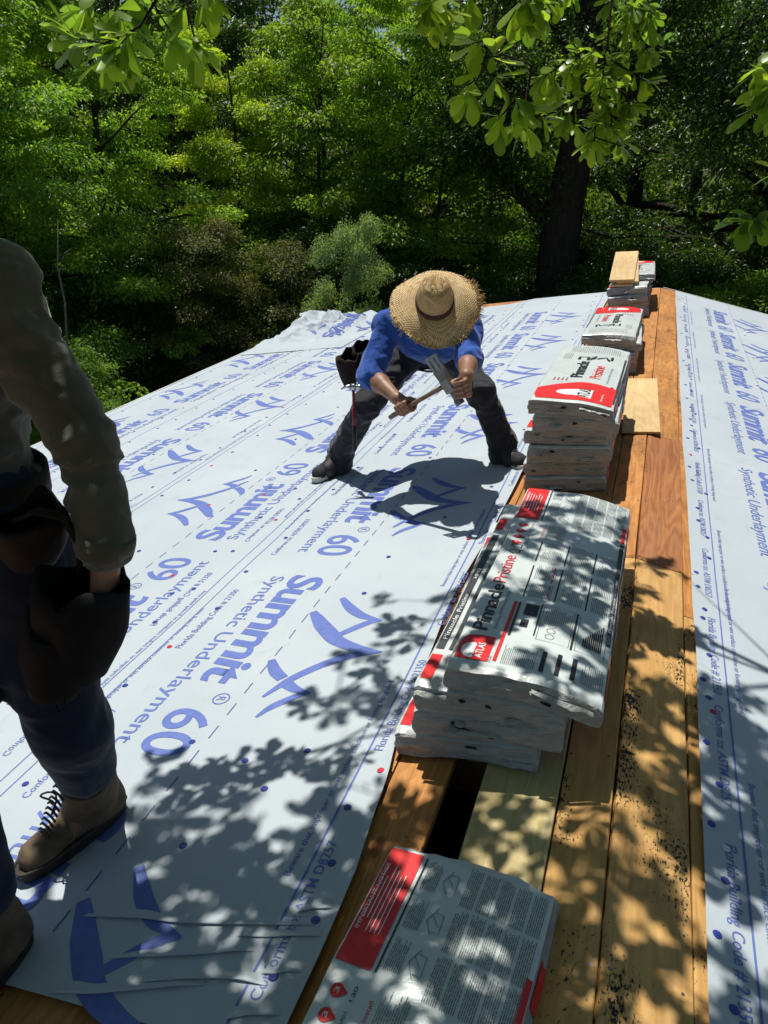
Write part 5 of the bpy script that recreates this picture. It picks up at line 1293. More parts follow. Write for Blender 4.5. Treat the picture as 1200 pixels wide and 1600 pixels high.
jn = [('c', q_pel+V3(-.05, 0, .02), q_pel+V3(.05, 0, .02), .138, .138), ('c', qhL, qhR, .128, .128), ('c', qhL, qkL, .112, .085, .05), ('c', qkL, qkL.lerp(qaL, .55), .082, .078, .04), ('c', qhR, qkR, .112, .085, .05), ('c', qkR, qkR.lerp(qaR, .72), .082, .078, .04)]
pchild(p2, 'jeans', sdf_mesh('jeans', jn, 0.0085, 0.045, fold=fold_fn(0.009, 7.5, 5.1, (1.0, 1.0, 1.3))), M['jeans'])
shoe(p2, (-1.268, 1.285), (-1.368, 1.005), M['boot'], M['sole_dark'], True, qkL.lerp(qaL, .66))
shoe(p2, (-1.225, 0.875), (-1.255, 0.580), M['boot'], M['sole_dark'], True, qkR.lerp(qaR, .78))
belt2 = pchild(p2, 'tool_belt', ring(q_pel+V3(0, 0, .075), (0, 0, 1), .195, .158, .055, .008, (0, 1, 0.0001)).mesh('tool_belt', True), M['leather'])
mobj('pouch', pouch_mesh((-1.030, .985, .745), (1, -0.25, -0.1), (0.30, 0.0, 1), .17, .23, .075, 2, lean=.1), M['leather_dark'], belt2)
mobj('pouch', pouch_mesh((-1.055, .965, .665), (1, -0.6, -0.15), (0.45, 0.0, 1), .14, .19, .065, 9, lean=.1), M['leather_dark'], belt2)
mobj('pouch', pouch_mesh((-1.135, .99, .855), (1, -0.5, 0.0), (0.0, 0.0, 1), .13, .12, .065, 4), M['leather'], belt2)
lp = MB(); lp.tube([(-1.12, .95, .84), (-1.07, .955, .868), (-1.03, .975, .855), (-1.015, .985, .80), (-1.02, .98, .74)], [.014]*5, 8, flat=.35); mobj('strap', lp.mesh('strap', True), M['leather'], belt2)
lp = MB(); lp.tube([(-1.055, .93, .50), (-1.05, .92, .475), (-1.062, .915, .46), (-1.07, .92, .475)], .0022, 5); mobj('thong', lp.mesh('thong', True), M['leather_dark'], belt2)
# ------------------------------------------------------------------ the wood
def bark_mat(name, a, b_):
    m, nt, b = new_mat(name); v = coords(nt, 'Object', (9, 9, 1.6)); n = noise_t(nt, v, 2.2, 7, 0.7, 0.6)
    c = ramp(nt, n.outputs[0], [(0.3, a), (0.7, b_)]); nt.links.new(c.outputs[0], b.inputs['Base Color']); b.inputs['Roughness'].default_value = 0.95; b.inputs['Specular IOR Level'].default_value = 0.1
    bump(nt, b, n.outputs[0], 0.9, 0.05); return m
M['bark'] = bark_mat('bark', (0.022, 0.018, 0.014), (0.085, 0.07, 0.055))
M['bark_pale'] = bark_mat('pale_bark', (0.16, 0.14, 0.12), (0.34, 0.31, 0.27))
M['leaf_bright'] = leaf_mat('bright_leaf', (0.19, 0.31, 0.03), (0.37, 0.52, 0.075), 0.6)
M['leaf_mid'] = leaf_mat('mid_leaf', (0.10, 0.19, 0.02), (0.24, 0.36, 0.05), 0.57)
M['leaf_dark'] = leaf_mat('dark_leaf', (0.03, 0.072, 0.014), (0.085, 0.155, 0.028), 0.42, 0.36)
M['leaf_pale'] = leaf_mat('pale_leaf', (0.22, 0.30, 0.125), (0.38, 0.46, 0.21), 0.45)
M['leaf_dry'] = leaf_mat('dry_leaf', (0.060, 0.095, 0.028), (0.14, 0.17, 0.055), 0.38, 0.6, (1.05, 1.1, 0.45))

def leaf_geo(Cn, out, size, rng, tilt=0.55, droop=0.25, aspect=0.46):
    """folded leaf blades (two triangles each) at points Cn, pointing along out"""
    n = len(Cn); d = out+rng.normal(0, 0.55, (n, 3)); d[:, 2] -= droop; d /= np.linalg.norm(d, axis=1)[:, None]
    up = np.tile([0, 0, 1.0], (n, 1))+rng.normal(0, tilt, (n, 3)); sd = np.cross(d, up); sd /= np.maximum(np.linalg.norm(sd, axis=1), 1e-6)[:, None]; nn = np.cross(sd, d)
    L = size*rng.uniform(0.65, 1.25, n)[:, None]; w = L*aspect
    b = Cn; tip = Cn+d*L-nn*L*0.12; l = Cn+d*L*0.45+sd*w*0.5+nn*L*0.07; r = Cn+d*L*0.45-sd*w*0.5+nn*L*0.07
    V = np.stack([b, l, tip, r], 1).reshape(-1, 3); i = np.arange(n)*4
    return V, np.concatenate([np.stack([i, i+2, i+1], 1), np.stack([i, i+3, i+2], 1)])
def make_tree(seed, h, cr, tr, nb, low, leaf, per, clump, mat_leaf, flat=0.42, lean=0.15, tilt=0.55, droop=0.25, prof='oval', sub=5, name='tree'):
    rng = np.random.default_rng(seed); rr = random.Random(seed); mb = MB()
    pts = []; n = 9; ph = rr.random()*6
    for i in range(n+1):
        q = i/n; pts.append(V3(lean*h*0.3*math.sin(q*2.2+ph)*q, lean*h*0.3*math.cos(q*1.9+ph)*q, h*0.92*q-0.3*(i == 0)))
    mb.tube(pts, [tr*(1.35 if i == 0 else 1)*(1-0.86*i/n) for i in range(n+1)], 9)
    tips = []; od = []
    for b in range(nb):
        q = low+(0.97-low)*((b+rr.random()*0.8)/nb); base = pts[min(int(q*n), n-1)].lerp(pts[min(int(q*n)+1, n)], q*n-int(q*n))
        az = b*2.4+rr.uniform(-.5, .5); qq = (q-low)/(1-low)
        pr = {'oval': math.sin(math.pi*min(1, 0.16+0.84*qq))**0.6, 'cone': 1.0-0.75*qq, 'low': (1-0.55*qq)}[prof]
        ln = cr*pr*rr.uniform(.75, 1.12); el = rr.uniform(-.05, .35)+0.75*qq**1.5
        dv = V3(math.cos(az)*math.cos(el), math.sin(az)*math.cos(el), math.sin(el)); bp = [base]; d = dv.copy(); k = 5
        for j in range(k):
            d = (d+V3(rr.uniform(-.22, .22), rr.uniform(-.22, .22), rr.uniform(-.18, .12)-0.05*j*droop)).normalized(); bp.append(bp[-1]+d*ln/k)
        r0 = tr*(1-0.8*q)*0.5; mb.tube(bp, [max(0.008, r0*(1-0.85*j/k)) for j in range(k+1)], 5, caps=False)
        for s_ in range(sub):
            f = rr.uniform(.30, 1.0); j = min(int(f*k), k-1); o = bp[j].lerp(bp[j+1], f*k-j); a2 = az+rr.uniform(-1.3, 1.3)
            sl = ln*rr.uniform(.16, .36)*(1.15-0.4*f)+0.12; d2 = V3(math.cos(a2), math.sin(a2), rr.uniform(-.35, .5)).normalized(); e = o+d2*sl+V3(0, 0, -0.10*sl); mb.tube([o, o+d2*sl*.5, e], [max(.005, r0*.35), max(.004, r0*.25), .003], 4, caps=False)
            tips.append(e); od.append(d2); tips.append(o+d2*sl*.55); od.append(d2)
        tips.append(bp[-1]); od.append(d)
    T = np.array(tips); O = np.array(od); w = rng.uniform(.4, 1.6, len(T)); cnt = np.maximum(4, (per*w).astype(int)); idx = np.repeat(np.arange(len(T)), cnt); N_ = len(idx)
    rad = clump*rng.uniform(.7, 1.3, len(T))[idx]
    g = rng.normal(0, 1, (N_, 3)); g /= np.linalg.norm(g, axis=1)[:, None]; g *= (rng.random(N_)**0.45)[:, None]
    off = g*rad[:, None]*[1, 1, flat]; off[:, 2] -= 0.35*droop*(off[:, 0]**2+off[:, 1]**2)/np.maximum(rad, .05)
    P = T[idx]+off+O[idx]*rad[:, None]*0.25
    outd = off/np.maximum(np.linalg.norm(off, axis=1), 1e-6)[:, None]*0.8+O[idx]*0.4
    V, F = leaf_geo(P, outd, leaf, rng, tilt, droop)
    tm = mb.mesh('trunk', True); tm.materials.append(M['bark']); cm = fast_mesh('crown', V, F); cm.materials.append(M[mat_leaf])
    return tm, cm
PROTO = {
    'oak_a': make_tree(1, 13.5, 5.0, .34, 26, .12, .125, 150, .60, 'leaf_dark', prof='low', sub=6),
    'oak_b': make_tree(2, 12.0, 4.6, .28, 26, .10, .120, 150, .58, 'leaf_mid', prof='low', sub=6),
    'maple_a': make_tree(3, 8.6, 2.9, .13, 30, .06, .085, 170, .42, 'leaf_bright', flat=.34, droop=.5, prof='low', sub=6),
    'maple_b': make_tree(4, 7.6, 2.6, .11, 28, .05, .080, 170, .40, 'leaf_bright', flat=.34, droop=.55, prof='low', sub=6),
    'sapling': make_tree(5, 7.0, 1.9, .07, 24, .12, .085, 110, .36, 'leaf_mid', flat=.4, droop=.45, prof='oval', sub=4),
    'shrub_pale': make_tree(6, 3.7, 1.15, .05, 22, .04, .050, 190, .26, 'leaf_pale', flat=.6, prof='oval', sub=4),
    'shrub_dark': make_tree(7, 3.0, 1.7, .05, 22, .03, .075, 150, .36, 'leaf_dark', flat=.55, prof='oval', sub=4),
    'shrub_dry': make_tree(8, 3.9, 1.6, .05, 24, .04, .060, 110, .34, 'leaf_dry', flat=.4, droop=.5, prof='cone', sub=4),
    'shrub_mid': make_tree(9, 3.2, 1.6, .05, 22, .03, .075, 150, .36, 'leaf_mid', flat=.5, prof='oval', sub=4),
}
def plant(kind, name, x, y, s, rz, label, cat, group, sz=1.0):
    tm, cm = PROTO[kind]; z = GZ-0.1
    o = empty(name, (x, y, z)); o.rotation_euler = (0, 0, rz); o.scale = (s, s, s*sz); tag(o, label, cat, group)
    a = bpy.data.objects.new('trunk', tm); link(a, o); b = bpy.data.objects.new('crown', cm); link(b, o); return o
GT = 'leafy trees of the wood behind the house'; GS = 'shrubs at the edge of the wood'
for k, (kind, x, y, s, rz, lab) in enumerate((
    ('maple_a', -12.2, 11.6, 1.05, .3, 'sunlit bright green tree at the far left, nearest the standing worker'),
    ('maple_b', -14.0, 14.2, 1.20, 1.9, 'bright green tree behind the nearest sunlit one at the far left'),
    ('maple_a', -11.6, 15.2, 1.10, 4.0, 'bright green tree left of the dark trunk, its sprays hanging in tiers'),
    ('maple_b', -17.2, 16.0, 1.35, 2.6, 'tall bright green tree at the upper left corner'),
    ('maple_a', -16.0, 11.0, 1.15, 5.2, 'bright green tree cut by the left edge of the picture'),
    ('maple_b', -10.4, 18.5, 1.00, .9, 'bright green tree in front of the dark trunk left of centre'),
    ('sapling', -7.9, 18.6, 1.25, .2, 'slim mid green sapling left of centre behind the pale bush'),
    ('maple_b', -6.3, 19.0, 1.12, 2.2, 'slim mid green sapling straight above the straw hat'),
    ('sapling', -5.1, 18.0, 1.15, 4.1, 'slim mid green sapling between the pale bush and the big forked oak'),
    ('maple_b', -9.0, 21.5, 1.3, 5.1, 'slim mid green sapling deep in the wood left of centre'),
    ('sapling', -4.1, 20.2, 1.3, 1.2, 'slim sapling just left of the big forked oak trunk'))):
    plant(kind, 'leafy_tree' if kind != 'sapling' else 'sapling_tree', x, y, s, rz, lab, 'tree', GT)
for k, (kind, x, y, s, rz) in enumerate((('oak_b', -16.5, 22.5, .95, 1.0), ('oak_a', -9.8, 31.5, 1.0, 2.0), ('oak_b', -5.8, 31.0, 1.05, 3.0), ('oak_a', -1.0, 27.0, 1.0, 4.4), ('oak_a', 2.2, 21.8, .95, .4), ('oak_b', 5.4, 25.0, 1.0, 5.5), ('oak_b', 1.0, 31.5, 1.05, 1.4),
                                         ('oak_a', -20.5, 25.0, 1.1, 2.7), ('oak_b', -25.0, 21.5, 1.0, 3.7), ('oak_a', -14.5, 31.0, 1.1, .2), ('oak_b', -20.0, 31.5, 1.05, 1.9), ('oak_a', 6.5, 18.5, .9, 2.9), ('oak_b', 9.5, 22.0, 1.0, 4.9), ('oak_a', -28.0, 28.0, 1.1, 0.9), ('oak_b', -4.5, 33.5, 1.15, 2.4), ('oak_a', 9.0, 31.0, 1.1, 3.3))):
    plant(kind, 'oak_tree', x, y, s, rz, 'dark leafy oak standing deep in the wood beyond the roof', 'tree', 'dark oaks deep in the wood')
plant('oak_a', 'oak_tree', -13.45, 22.0, .92, 3.4, 'dark oak whose trunk shows between bright trees left of centre', 'tree', GT)
plant('shrub_pale', 'pale_shrub', -4.95, 12.7, .66, .4, 'rounded pale grey-green shrub behind the left of the straw hat', 'shrub', GS, 1.80)
plant('shrub_dry', 'dry_shrub', -8.9, 14.3, 1.05, 1.0, 'brownish feathery shrub in shade left of the pale bush', 'shrub', GS)
plant('shrub_dry', 'dry_shrub', -7.6, 15.4, .92, 2.8, 'smaller brownish shrub between the feathery one and the pale bush', 'shrub', GS)
plant('shrub_mid', 'leafy_shrub', -8.9, 9.6, .72, 3.0, 'light green shrub beyond the left eave beside the worker\'s elbow', 'shrub', GS)
plant('shrub_mid', 'leafy_shrub', 1.9, 15.2, 1.05, 1.7, 'mid green shrub beyond the far right rake', 'shrub', GS)
plant('shrub_mid', 'leafy_shrub', 3.3, 16.6, 1.25, 4.7, 'taller mid green shrub at the right edge beyond the rake', 'shrub', GS)
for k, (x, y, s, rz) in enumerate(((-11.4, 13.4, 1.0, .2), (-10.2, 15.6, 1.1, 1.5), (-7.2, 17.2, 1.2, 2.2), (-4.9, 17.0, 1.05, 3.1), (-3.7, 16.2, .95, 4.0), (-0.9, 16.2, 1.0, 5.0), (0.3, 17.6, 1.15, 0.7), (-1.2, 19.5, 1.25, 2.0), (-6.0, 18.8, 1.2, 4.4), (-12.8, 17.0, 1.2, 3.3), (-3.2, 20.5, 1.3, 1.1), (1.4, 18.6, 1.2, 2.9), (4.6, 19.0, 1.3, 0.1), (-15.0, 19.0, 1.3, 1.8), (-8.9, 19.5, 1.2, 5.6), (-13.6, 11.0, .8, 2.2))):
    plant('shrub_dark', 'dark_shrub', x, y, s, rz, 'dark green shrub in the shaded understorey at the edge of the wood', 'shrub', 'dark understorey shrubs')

# ---- the big forked oak right of centre, trunk built to its own shape
ok = empty('forked_oak', (-2.12, 18, GZ-0.1)); tag(ok, 'big dark oak with a thick forked trunk right of centre', 'tree', GT)
mb = MB(); B0 = Vector(ok.location); T_ = lambda x, y, z: V3(x, y, z)-B0
mb.tube([T_(-2.06, 18, GZ-.3), T_(-2.08, 18, GZ+.5), T_(-2.12, 18, -1.2), T_(-2.16, 18, -.4), T_(-2.17, 18, .45), T_(-2.08, 18.1, 1.5), T_(-2.02, 18.2, 2.7), T_(-2.2, 18.4, 4.4), T_(-2.4, 18.6, 7.0), T_(-2.3, 18.8, 9.5)], [.66, .52, .46, .44, .42, .36, .32, .27, .17, .05], 16)
limbs = [[(-2.3, 18, .1), (-2.75, 17.95, .48), (-3.32, 17.8, .90), (-3.72, 17.7, 1.33), (-4.31, 17.6, 1.75), (-5.0, 17.4, 2.1)],
         [(-2.05, 18.1, 2.1), (-1.5, 17.8, 2.5), (-.92, 17.4, 2.68), (-.29, 17.2, 2.99), (.37, 17.0, 3.49), (1.1, 16.8, 3.9), (2.3, 16.6, 4.3)],
         [(-2.05, 18.1, 1.7), (-1.6, 17.8, 2.1), (-1.1, 17.4, 3.1), (-.5, 17.0, 4.2), (.2, 16.6, 5.2)], [(-2.1, 18.3, 3.0), (-2.9, 18.0, 3.9), (-3.9, 17.6, 4.7), (-5.0, 17.3, 5.3)],
         [(-3.32, 17.8, .90), (-3.5, 17.3, 1.6), (-3.4, 16.8, 2.6), (-3.6, 16.5, 3.5)], [(-2.2, 18.4, 4.4), (-1.6, 18.0, 5.8), (-1.0, 17.6, 7.2)], [(-2.3, 18.5, 5.5), (-3.4, 18.6, 6.8), (-4.2, 18.8, 8.0)], [(-2.1, 18.3, 3.6), (-2.0, 19.4, 4.6), (-1.9, 20.6, 5.6)],
         [(-.29, 17.2, 2.99), (.2, 16.9, 2.7), (.9, 16.6, 2.5), (1.7, 16.4, 2.6)]]
rk = np.random.default_rng(77); r7 = random.Random(77); tips = []; od = []
for L_ in limbs:
    P_ = [T_(*q) for q in L_]; r0 = .21 if L_ is limbs[0] else .13 if L_ is limbs[1] else .10; mb.tube(P_, [max(.02, r0*(1-.85*i/(len(P_)-1))) for i in range(len(P_))], 9, caps=False)
    for j in range(34):
        f = r7.uniform(.28, 1)*(len(P_)-1); i = min(int(f), len(P_)-2); o = P_[i].lerp(P_[i+1], f-i); d = V3(r7.uniform(-1, 1), r7.uniform(-1, 1), r7.uniform(-.75, .7)).normalized(); l = r7.uniform(.5, 1.5); e = o+d*l+V3(0, 0, -.15*l)
        mb.tube([o, o+d*l*.5, e], [.022, .014, .005], 4, caps=False); tips += [e, o+d*l*.6]; od += [d, d]
T = np.array(tips); O = np.array(od); idx = np.repeat(np.arange(len(T)), rk.integers(30, 110, len(T))); g = rk.normal(0, .27, (len(idx), 3))*[1, 1, .5]; P_ = T[idx]+g
V, F = leaf_geo(P_, g*2+O[idx]*.5, .11, rk, .6, .3); 
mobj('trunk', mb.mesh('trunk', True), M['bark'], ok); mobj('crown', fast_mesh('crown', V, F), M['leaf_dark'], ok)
# bare pale twig at the left
tw = MB(); tw.tube([(-8.4, 9.5, -1.6), (-8.3, 9.5, -.7), (-8.34, 9.5, -.2), (-8.22, 9.5, .45)], [.022, .016, .012, .004], 6); tw.tube([(-8.33, 9.5, -.3), (-8.15, 9.45, .0), (-8.02, 9.45, .08)], [.009, .006, .002], 5); tw.tube([(-8.5, 9.5, -3.7), (-8.4, 9.5, -1.6)], [.03, .022], 6)
tag(tw.obj('bare_sapling', M['bark_pale'], smooth=True), 'bare pale twig standing in front of the bright trees at the left', 'sapling')
# ---- the far wood behind, one dense mass
rg = np.random.default_rng(12); n = 95000
a = rg.uniform(-62, 40, n); dp = rg.uniform(34, 48, n); cl = rg.integers(0, 1300, n); cx = rg.uniform(-52, 24, 1300); cy = rg.uniform(34, 47, 1300); cz = GZ+rg.random(1300)**1.2*10.5; cr = rg.uniform(.8, 2.0, 1300)
g = rg.normal(0, .5, (n, 3))*cr[cl][:, None]; P_ = np.stack([cx[cl], cy[cl], cz[cl]], 1)+g
V, F = leaf_geo(P_, g, .34, rg, .6, .2, .55)
tag(mobj('distant_wood', fast_mesh('distant_wood', V, F), M['leaf_mid']), 'dense green wood far behind the trees', 'wood', kind='stuff')
# ------------------------------------------------------------------ the oak overhanging the roof
M['leaf_oak'] = leaf_mat('oak_leaf', (0.14, 0.245, 0.03), (0.34, 0.46, 0.06), 0.6, 0.35, (1.15, 1.25, 0.45))
_ct = [(0.0, .05), (.12, .07), (.30, .20), (.52, .38), (.72, .50), (.88, .44), (.97, .22)]   # obovate outline: (along, half width)
def oak_leaves(B, D, U, L, rng):
    """B base points, D directions, U up hints, L lengths"""
    n = len(B); D = D/np.linalg.norm(D, axis=1)[:, None]; S = np.cross(D, U); S /= np.maximum(np.linalg.norm(S, axis=1), 1e-6)[:, None]; Nn = np.cross(S, D)
    bend = rng.uniform(-.42, .16, n)[:, None]; fold = rng.uniform(.02, .16, n)[:, None]; wd = (rng.uniform(.36, .50, n)*L)[:, None]; Lc = L[:, None]; rows = []
    for t, w in _ct:
        c = B+D*Lc*t+Nn*Lc*bend*t*t
        rows += [c+S*wd*w+Nn*wd*w*fold*2, c, c-S*wd*w+Nn*wd*w*fold*2]
    rows.append(B+D*Lc+Nn*Lc*bend)
    k = len(rows); V = np.stack(rows, 1).reshape(-1, 3); o = np.arange(n)*k; Q = []; T = []
    for i in range(len(_ct)-1):
        a = 3*i
        Q += [np.stack([o+a, o+a+1, o+a+4, o+a+3], 1), np.stack([o+a+1, o+a+2, o+a+5, o+a+4], 1)]
    a = 3*(len(_ct)-1); T += [np.stack([o+a, o+a+1, o+k-1], 1), np.stack([o+a+1, o+a+2, o+k-1], 1)]
    return V, np.concatenate(Q), np.concatenate(T)
class Leaves:
    def __init__(s): s.B = []; s.D = []; s.U = []; s.L = []
    def put(s, b, d, u, l): s.B.append(tuple(b)); s.D.append(tuple(d)); s.U.append(tuple(u)); s.L.append(l)
    def whorl(s, p, d, rr, n=6, l=.085, spread=.85):
        d = Vector(d).normalized(); a = d.orthogonal().normalized(); b = d.cross(a); ph = rr.random()*6
        for k in range(n):
            t = ph+2*math.pi*k/n+rr.uniform(-.3, .3); o = a*math.cos(t)+b*math.sin(t); dd = (d*rr.uniform(.35, .9)+o*spread+V3(0, 0, -.28)).normalized()
            s.put(Vector(p)-d*rr.uniform(0, .02), dd, V3(rr.gauss(0, .35), rr.gauss(0, .35), 1), l*rr.uniform(.65, 1.15))
    def along(s, pts, rr, step=.035, l=.08):
        for i in range(len(pts)-1):
            a, b = Vector(pts[i]), Vector(pts[i+1]); n = max(1, int((b-a).length/step)); t = (b-a).normalized()
            for k in range(n):
                o = V3(rr.gauss(0, 1), rr.gauss(0, 1), rr.gauss(0, .6)); o = (o-t*o.dot(t)).normalized()
                s.put(a.lerp(b, (k+rr.random())/n), (t*.6+o*.9+V3(0, 0, -.25)), V3(rr.gauss(0, .4), rr.gauss(0, .4), 1), l*rr.uniform(.55, 1.1))
    def build(s, name, mat, parent, seed):
        V, Q, T = oak_leaves(np.array(s.B)-np.array(O0), np.array(s.D), np.array(s.U), np.array(s.L), np.random.default_rng(seed))
        return mobj(name, fast_mesh(name, V, [Q, T], True), mat, parent)
oak = empty('overhanging_oak', (6.3, -2.2, GZ-.1)); tag(oak, 'oak reaching over the roof, leafy sprays hanging into the top of the picture', 'tree')
ob = MB(); O0 = Vector(oak.location)
def otube(pts, r, n=7, mbx=None): (mbx or ob).tube([Vector(p)-O0 for p in pts], r, n, caps=False)
otube([(6.3, -2.2, GZ-.2), (6.3, -2.2, -2), (6.2, -2.1, 0), (6.0, -1.9, 2.2), (5.8, -1.7, 4.2), (5.7, -1.6, 6.5), (5.8, -1.4, 9)], [.42, .34, .31, .28, .24, .16, .05], 14)
BO = [[(6.0, -1.9, 2.4), (4.8, -1.2, 3.6), (3.5, -.3, 4.3), (2.2, .6, 4.5), (1.0, 1.4, 4.35), (.1, 2.0, 4.1), (-.7, 2.6, 3.7), (-1.3, 3.0, 3.3)],
      [(3.5, -.3, 4.3), (2.6, .9, 4.2), (1.7, 1.9, 3.9), (.9, 2.7, 3.4), (.3, 3.1, 2.9), (-.35, 3.15, 2.45)],
      [(2.2, .6, 4.5), (1.2, .4, 4.6), (.2, .5, 4.5), (-.8, .9, 4.2), (-1.5, 1.4, 3.7), (-2.0, 1.8, 3.2)],
      [(5.8, -1.7, 4.2), (4.4, -1.4, 5.2), (3.0, -1.0, 5.6), (1.5, -.6, 5.6), (0, 0, 5.2), (-1.2, .5, 4.8)],
      [(5.9, -1.8, 3.2), (5.0, -.4, 4.2), (4.2, 1.0, 4.7), (3.4, 2.2, 4.8), (2.7, 3.0, 4.6)],
      [(5.7, -1.6, 6), (6.6, -.6, 7.2), (7.4, .6, 8)], [(5.8, -1.7, 5), (6.8, -2.9, 6.4), (7.8, -4, 7.2)], [(5.75, -1.65, 5.4), (4.6, -3, 6.6), (3.6, -4.2, 7.2)]]
for i, b in enumerate(BO): otube(b, [max(.012, (.13 if i in (0, 3) else .08)*(1-.88*j/(len(b)-1))) for j in range(len(b))], 8)
nodes = [Vector(b[j]).lerp(Vector(b[j+1]), t) for b in BO[:5] for j in range(len(b)-1) for t in (0, .33, .66)]
r9 = random.Random(21); lv = Leaves()
camI = cam.matrix_world.inverted()
def in_frame(p, m=30):
    c = camI @ Vector(p)
    if c.z > -.05: return False
    x = 600+1200*c.x/-c.z; y = 800-1200*c.y/-c.z
    return -m < x < 1200+m and -m < y < 1600+m
# sprays hanging into view
SPR = [('S1a', [(-1.42, 2.02, 1.81), (-1.46, 1.96, 1.72), (-1.54, 1.92, 1.68), (-1.61, 1.90, 1.69)], .09, 2), ('S1b', [(-1.40, 2.09, 1.82), (-1.36, 2.05, 1.72), (-1.34, 2.04, 1.68)], .085, 0), ('S1c', [(-1.33, 2.08, 1.88), (-1.31, 2.05, 1.80)], .085, 0),
       ('S1d', [(-1.50, 2.08, 1.88), (-1.59, 2.03, 1.82), (-1.64, 1.98, 1.76)], .085, 1), ('one', [(-1.24, 2.18, 1.93), (-1.23, 2.14, 1.86)], .06, 0), ('one2', [(-1.12, 2.56, 2.0), (-1.12, 2.53, 1.93)], .06, 0),
       ('A', [(-.65, 2.49, 1.90), (-.65, 2.42, 1.76), (-.66, 2.37, 1.66), (-.68, 2.33, 1.60)], .085, 1), ('C', [(-.77, 2.35, 1.94), (-.77, 2.31, 1.85), (-.78, 2.29, 1.82)], .09, 2), ('A2', [(-.66, 2.37, 1.68), (-.59, 2.36, 1.62), (-.53, 2.36, 1.57)], .085, 0), ('A3', [(-.62, 2.5, 1.95), (-.60, 2.46, 1.88), (-.58, 2.44, 1.82)], .085, 1),
       ('B', [(-.40, 3.02, 1.99), (-.38, 2.92, 1.77), (-.38, 2.84, 1.60), (-.37, 2.78, 1.50)], .063, 3), ('B2', [(-.38, 2.87, 1.80), (-.47, 2.81, 1.74), (-.55, 2.76, 1.68)], .063, 1), ('B3', [(-.38, 2.91, 1.75), (-.30, 2.92, 1.71), (-.24, 2.92, 1.68)], .063, 1),
       ('B4', [(-.39, 2.95, 1.96), (-.30, 2.95, 1.91), (-.26, 2.95, 1.87)], .063, 1), ('B5', [(-.46, 2.95, 2.01), (-.53, 2.88, 1.92), (-.58, 2.84, 1.86)], .063, 1), ('D', [(-.55, 2.53, 1.69), (-.55, 2.48, 1.58), (-.55, 2.45, 1.53)], .08, 0), ('B6', [(-.38, 2.86, 1.66), (-.44, 2.80, 1.62), (-.47, 2.78, 1.57)], .063, 1), ('B7', [(-.38, 2.85, 1.62), (-.33, 2.84, 1.58), (-.30, 2.84, 1.56)], .063, 1),
       ('B8', [(-.36, 2.98, 1.93), (-.28, 2.95, 1.80), (-.25, 2.93, 1.76)], .062, 1), ('B9', [(-.38, 2.86, 1.70), (-.31, 2.86, 1.65), (-.28, 2.86, 1.61)], .060, 1),
       ('S3a', [(.11, 2.26, 1.77), (.06, 2.22, 1.72), (.03, 2.18, 1.65)], .075, 0), ('S3b', [(.13, 2.22, 1.66), (.07, 2.17, 1.60), (.05, 2.15, 1.58)], .075, 0), ('S3c', [(.17, 2.19, 1.47), (.12, 2.13, 1.37), (.08, 2.10, 1.33)], .07, 1)]
ROOTED = {'B8', 'B9', 'A2', 'B2', 'B3', 'B6', 'B7', 'D'}
HUB = {'S1': V3(-1.36, 2.30, 2.25), 'on': V3(-1.36, 2.30, 2.25), 'A': V3(-.60, 2.62, 2.30), 'C': V3(-.60, 2.62, 2.30), 'A3': V3(-.60, 2.62, 2.30), 'S3': V3(.28, 2.40, 2.05)}
for hb_ in {tuple(h) for h in HUB.values()}:
    up = min(nodes, key=lambda q: (q-Vector(hb_)).length); otube([up, up.lerp(Vector(hb_), .5)+V3(.03, .06, .10), hb_], [.013, .009, .006], 6)
for nm, pts, l, extra in SPR:
    pv = [Vector(p) for p in pts]
    if nm not in ROOTED:
        up = HUB.get(nm[:2], HUB.get(nm)); up = up if up is not None else min(nodes, key=lambda q: (q-pv[0]).length); mid = pv[0].lerp(up, .45)+V3(0.02, .03, .08)
        otube([up, mid, pv[0]], [.006, .005, .0042], 6)
    elif nm == 'D': otube([(-.66, 2.40, 1.72), pv[0]], [.0035, .003], 5)
    otube(pv, [.0042-.0022*i/(len(pv)-1) for i in range(len(pv))], 6)
    lv.whorl(pv[-1], pv[-1]-pv[-2], r9, 9, l*1.08); lv.along(pv[1:] if len(pv) > 2 and nm != 'A' else pv[-2:], r9, .017, l)
    if nm[0] == 'B': lv.along(pv, r9, .014, l)
    for k in range(extra*3+1):
        i = r9.randrange(len(pv)-1); o = pv[i].lerp(pv[i+1], r9.random()); d = V3(r9.uniform(-1, 1), r9.uniform(-.6, .6), r9.uniform(-.7, .1)).normalized(); e = o+d*r9.uniform(.04, .10); otube([o, e], [.0028, .0018], 5); lv.whorl(e, d, r9, 7, l)
SH = [(b[0]+SUN_DOWN.x/-SUN_DOWN.z*(b[2]+.1), b[1]+SUN_DOWN.y/-SUN_DOWN.z*(b[2]+.1)) for b in lv.B]
SHa = np.array(SH)
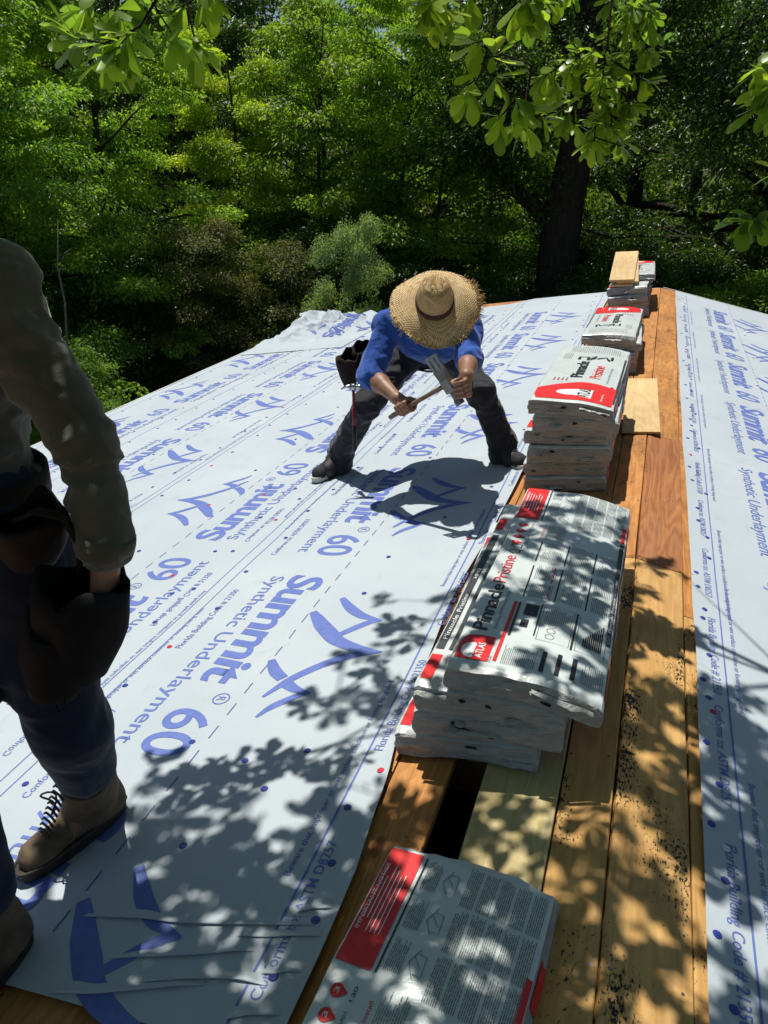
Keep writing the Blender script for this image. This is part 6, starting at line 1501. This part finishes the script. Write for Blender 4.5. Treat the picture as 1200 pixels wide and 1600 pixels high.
# canopy above the frame: it throws the dappled shade on the ridge, the bundles and both sheets
def shade(x, y):
    if x < -0.52:
        d = 0.0
        if 0.3 < y < 1.62 and x > -1.32: d = 1.0*(1-max(0, (y-1.3)/.35))*(1-max(0, (-x-1.05)/.3))
        if 1.75 < y < 2.55 and -.95 < x < -.62: d = max(d, .22)
        if y <= 0.3: d = .6
        return d
    if x < 0.2: return .80 if y < 1.75 else .62 if y < 2.65 else .30 if y < 3.0 else 0
    lim = 2.62-1.9*(x-.2)
    return .92 if y < lim-.35 else .5 if y < lim else 0
npl = 0; sd_ = SUN_DOWN
for k in range(32000):
    if npl >= 1700: break
    x = r9.uniform(-1.9, 1.7); y = r9.uniform(-1.4, 3.0)
    if r9.random() > shade(x, y): continue
    if np.min(np.hypot(SHa[:, 0]-x, SHa[:, 1]-y)) < .065 and r9.random() < .93: continue
    cl = mnoise.noise(V3(x*2.6, y*2.6, 4.2))
    if cl < (-.22 if x > -.52 else -.45) and r9.random() < .75: continue
    hgt = r9.uniform(1.7, 3.3) if r9.random() < .8 else r9.uniform(3, 4.2); zr = -abs(x)*SP/CP
    p = V3(x, y, zr)-sd_*(hgt/-sd_.z)
    nd = min(nodes, key=lambda q: (q-p).length+max(0, p.z-q.z)*.5); dl = (nd-p).length
    if in_frame(p, 110): continue
    if dl > 1.9: continue
    mid = p.lerp(nd, .5)+V3(0, 0, .12*dl)
    if in_frame(mid, 20): continue
    if dl > .12: otube([nd, mid, p], [.006, .004, .002], 4)
    nodes.append(p); 
    if dl > .5: nodes.append(mid)
    d = (p-nd).normalized() if dl > .05 else V3(0, 0, -1)
    lv.whorl(p, d, r9, 8, .092); lv.along([p-d*.12, p], r9, .03, .085); npl += 1
# the rest of the crown round the trunk
for b in BO[5:]+[BO[4][2:], BO[3][:3], BO[0][:3]]:
    for k in range(60):
        j = r9.randrange(len(b)-1); o = Vector(b[j]).lerp(Vector(b[j+1]), r9.random()); p = o+V3(r9.gauss(0, .5), r9.gauss(0, .5), r9.gauss(0, .4))
        if in_frame(p, 120): continue
        otube([o, p], [.008, .003], 4); lv.whorl(p, p-o, r9, 7, .095); lv.whorl(p.lerp(o, .3), p-o, r9, 6, .095)
mobj('trunk', ob.mesh('trunk', True), M['bark'], oak); lv.build('leaves', M['leaf_oak'], oak, 4)
